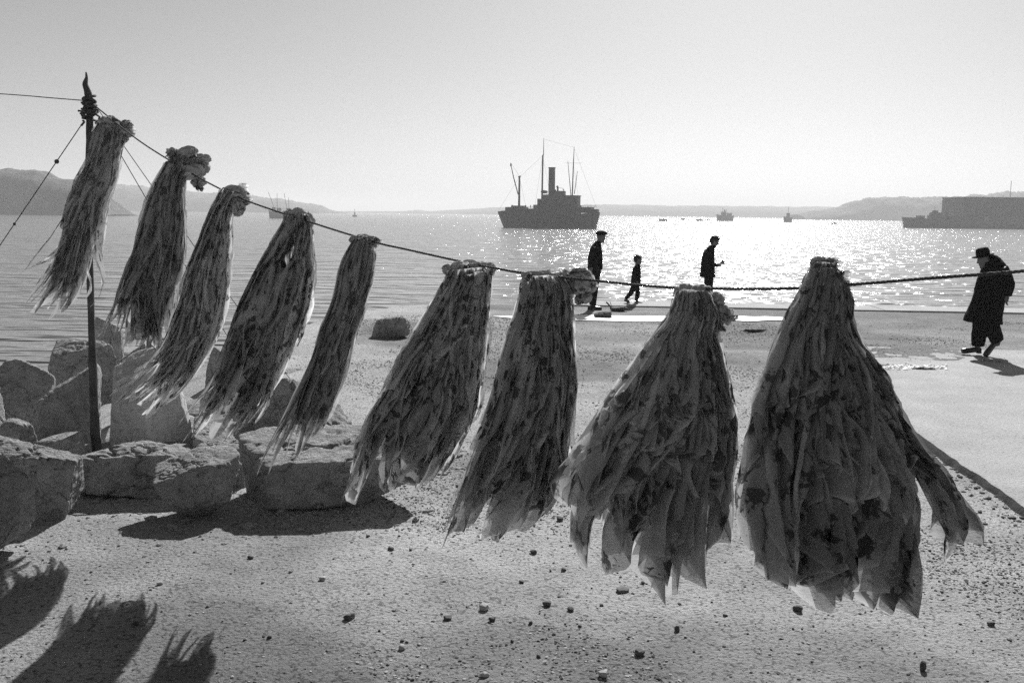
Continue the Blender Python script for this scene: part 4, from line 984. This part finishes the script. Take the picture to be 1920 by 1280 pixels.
tubeobj('cargo_boom', [(sx(1080), .6, sz(805)), (sx(1036), .6, sz(405))], [.13, .07]); tubeobj('cargo_boom', [(sx(1128), -.6, sz(790)), (sx(1158), -.6, sz(525))], [.12, .07])
for a, b in (((745, 345), (480, 590)), ((756, 150), (1111, 250)), ((376, 432), (475, 585)), ((1111, 260), (1400, 990)), ((475, 590), (225, 1000)), ((475, 600), (560, 955)), ((746, 345), (660, 960)), ((746, 345), (850, 840)), ((1108, 450), (1190, 930))):
    tubeobj('rigging', [(sx(a[0]), 0, sz(a[1])), (sx(b[0]), 0, sz(b[1]))], .022, M_hull, 4)
for c in (400, 412, 625, 565, 1215, 1295):
    tubeobj('bollard_post', [(sx(c), -1.5, sz(955)), (sx(c), -1.5, sz(925))], .14, M_hull, 6)
mb = MB()
for c in range(1195, 1400, 18): mb.tube([(sx(c), -2.2, sz(945)), (sx(c), -2.2, sz(925))], .04, 4)
mb.tube([(sx(1195), -2.2, sz(926)), (sx(1395), -2.0, sz(932))], .035, 4); mb.build('stern_rail', M_hull, ship)
for i, c in enumerate(range(690, 1180, 42)):
    mb = MB(); mb.tube([(sx(c), -3.28, sz(975)), (sx(c), -3.36, sz(975))], .26, 10); mb.build('porthole', M_hull, ship)

def small_ship(px, Y, Lm, hm_, label, name='small_boat', rz=0, masts=(), house=(), m=M_hull, group=None, cat='boat', beam=.22, fun=()):
    e = ship_at(px, Y, rz, label, cat, name, group)
    h = Lm / 2
    hull_mesh([(-h, .1, hm_ * 1.25, .5, -Lm * .05), (-h * .7, Lm * beam * .35, hm_ * 1.1, .5, 0), (0, Lm * beam * .5, hm_, .4, 0), (h * .8, Lm * beam * .4, hm_, .4, 0), (h, Lm * beam * .2, hm_ * 1.1, .6, Lm * .03)]).build('hull', m, e)
    for (a, b, z0, z1) in house:
        mb = MB(); mb.box(((a + b) / 2 * h, 0, (z0 + z1) / 2), ((b - a) * h, Lm * beam * .6, z1 - z0)); mb.build('deckhouse', m, e)
    for (a, z0, z1, lean) in masts:
        mb = MB(); mb.tube([(a * h, 0, z0), (a * h + lean, 0, z1)], max(.06, Y * .00022), 5); mb.build('mast', m, e)
    for (a, z0, z1, r_) in fun:
        mb = MB(); mb.tube([(a * h, 0, z0), (a * h, 0, z1)], r_, 12); mb.build('funnel', m, e)
    return e
# left: two old hulls together
d = 560; k = d / 1867
small_ship(518, d, 26 * k, 12 * k, 'hazy hulk with a mast and a slanting boom off the left headland', 'cargo_ship', masts=[(.15, 12 * k, 46 * k, 0), (-.1, 12 * k, 48 * k, -13 * k)], house=[(-.6, -.1, 11 * k, 20 * k), (.1, .7, 11 * k, 19 * k)], cat='ship', m=M_grey)
d = 600; k = d / 1867
small_ship(540, d, 16 * k, 11 * k, 'smaller hazy boat with two thin masts close behind the left hulk', 'fishing_boat', masts=[(-.1, 10 * k, 45 * k, -6 * k), (.2, 10 * k, 37 * k, 0)], house=[(-.4, .6, 11 * k, 18 * k)], m=M_grey)
d = 800; k = d / 1867
small_ship(665, d, 8 * k, 3 * k, 'tiny sailing boat far off on the left half of the horizon', 'sailing_boat', masts=[(0, 2 * k, 14 * k, 0)], house=[(-.3, .3, 3 * k, 8 * k)], m=M_grey)
for px, d, w, h, lab in ((1244, 700, 15, 3.5, 'leftmost low dark boat in the bright water right of the steamer'), (1281, 900, 8, 2.5, 'small dot of a boat between two low dark boats'), (1312, 760, 12, 3, 'third low dark boat from the steamer'), (1327, 900, 7, 2.5, 'faint small boat just left of the hazy ship')):
    k = d / 1867; small_ship(px, d, w * k, h * k, lab, 'rowing_boat', house=[(-.2, .5, h * k, h * k * 1.4)], group='small boats near the horizon')
d = 820; k = d / 1867
small_ship(1360, d, 30 * k, 10 * k, 'hazy grey ship seen end-on right of the small boats', 'cargo_ship', house=[(-.5, .1, 9 * k, 17 * k), (.2, .8, 9 * k, 15 * k)], masts=[(-.35, 12 * k, 24 * k, 0), (.1, 12 * k, 22 * k, 0)], fun=[(-.1, 14 * k, 21 * k, 1.2 * k)], m=M_grey, cat='ship')
d = 760; k = d / 1867
small_ship(1478, d, 15 * k, 9 * k, 'small hazy tug alone in front of the right headland', 'tugboat', house=[(-.4, .4, 8 * k, 17 * k)], masts=[(0, 14 * k, 28 * k, 0)], m=M_grey)
d = 620; k = d / 1867
small_ship(1565, d, 9 * k, 2.5 * k, 'tiny dark boat at the edge of the glitter', 'rowing_boat', house=[(-.2, .4, 2 * k, 3.6 * k)])
# right: naval ship and long shed
Yw = 446; k = Yw / 1867
nav = ship_at(1820, Yw, 0, 'long low grey naval ship cut off by the right picture edge', 'ship', 'naval_ship')
def nx_(p): return (p - 1820) * k
hull_mesh([(nx_(1697), .2, 20 * k, .5, -.9), (nx_(1712), 2, 19 * k, .5, -.3), (nx_(1740), 4, 17.5 * k, .4, 0), (nx_(1770), 4.6, 15.5 * k, .35, 0), (nx_(1900), 4.6, 15 * k, .35, 0), (nx_(2000), 3.5, 15 * k, .4, 0), (nx_(2060), 1, 15 * k, .5, .5)]).build('hull', M_grey, nav)
def nb(name, a, b, z0, z1, w=4): 
    mb = MB(); mb.box(((nx_(a) + nx_(b)) / 2, 0, (z0 + z1) / 2 * k), (nx_(b) - nx_(a), w, (z1 - z0) * k)); return mb.build(name, M_grey, nav)
nb('gun_platform', 1722, 1732, 17, 23); nb('bridge', 1743, 1770, 15, 24); nb('bridge_upper', 1746, 1766, 24, 29, 3); nb('bridge_top', 1750, 1758, 29, 33, 2)
nb('after_house', 1778, 1812, 15, 23); nb('boat_deck', 1790, 1800, 23, 26, 3); nb('stern_house', 1850, 1960, 15, 22)
for (a, z0, z1, r_) in ((1775.5, 15, 35, 1.0),):
    mb = MB(); mb.tube([(nx_(a), 0, z0 * k), (nx_(a), 0, z1 * k)], r_ * 3.4 * k, 14); mb.build('funnel', M_grey, nav, smooth=True)
for a, z1 in ((1766, 52), (1753, 40)):
    mb = MB(); mb.tube([(nx_(a), 0, 25 * k), (nx_(a), 0, z1 * k)], .1, 5); mb.build('mast', M_grey, nav)
mb = MB(); mb.tube([(nx_(1762), 0, 46 * k), (nx_(1770), 0, 46 * k)], .08, 5); mb.build('yard', M_grey, nav)
p0 = at(1807, 400, 470); k2 = 470 / 1867
shed = empty('harbour_shed', (p0.x, 470, WZ), 'big flat-roofed windowless harbour shed rising behind the naval ship', 'building')
mb = MB(); Wd = 260 * k2; Hh = 46.5 * k2 + 2.4
mb.box((Wd / 2, 12, Hh / 2 + 1.5), (Wd, 24, Hh - 3)); mb.build('wall', M_shed, shed)
mb = MB(); mb.box((Wd / 2, 12, Hh + .15), (Wd + .6, 24.6, .5)); mb.build('roof', M_shed, shed)
mb = MB()
for i in range(24): mb.box((i * Wd / 24 + .6, -.12, Hh / 2 + 1.5), (.35, .25, Hh - 3.4))
mb.build('wall_ribs', M_shed, shed)['kind'] = 'stuff'
mb = MB(); mb.box((Wd / 2, 12, .9), (Wd + 10, 32, 2.0)); mb.build('pier', M_slab, shed)
mb = MB(); mb.tube([((1897 - 1807) * k2, 3, Hh), ((1897 - 1807) * k2, 3, Hh + 32 * k2)], .13, 5); mb.build('roof_mast', M_grey, shed)
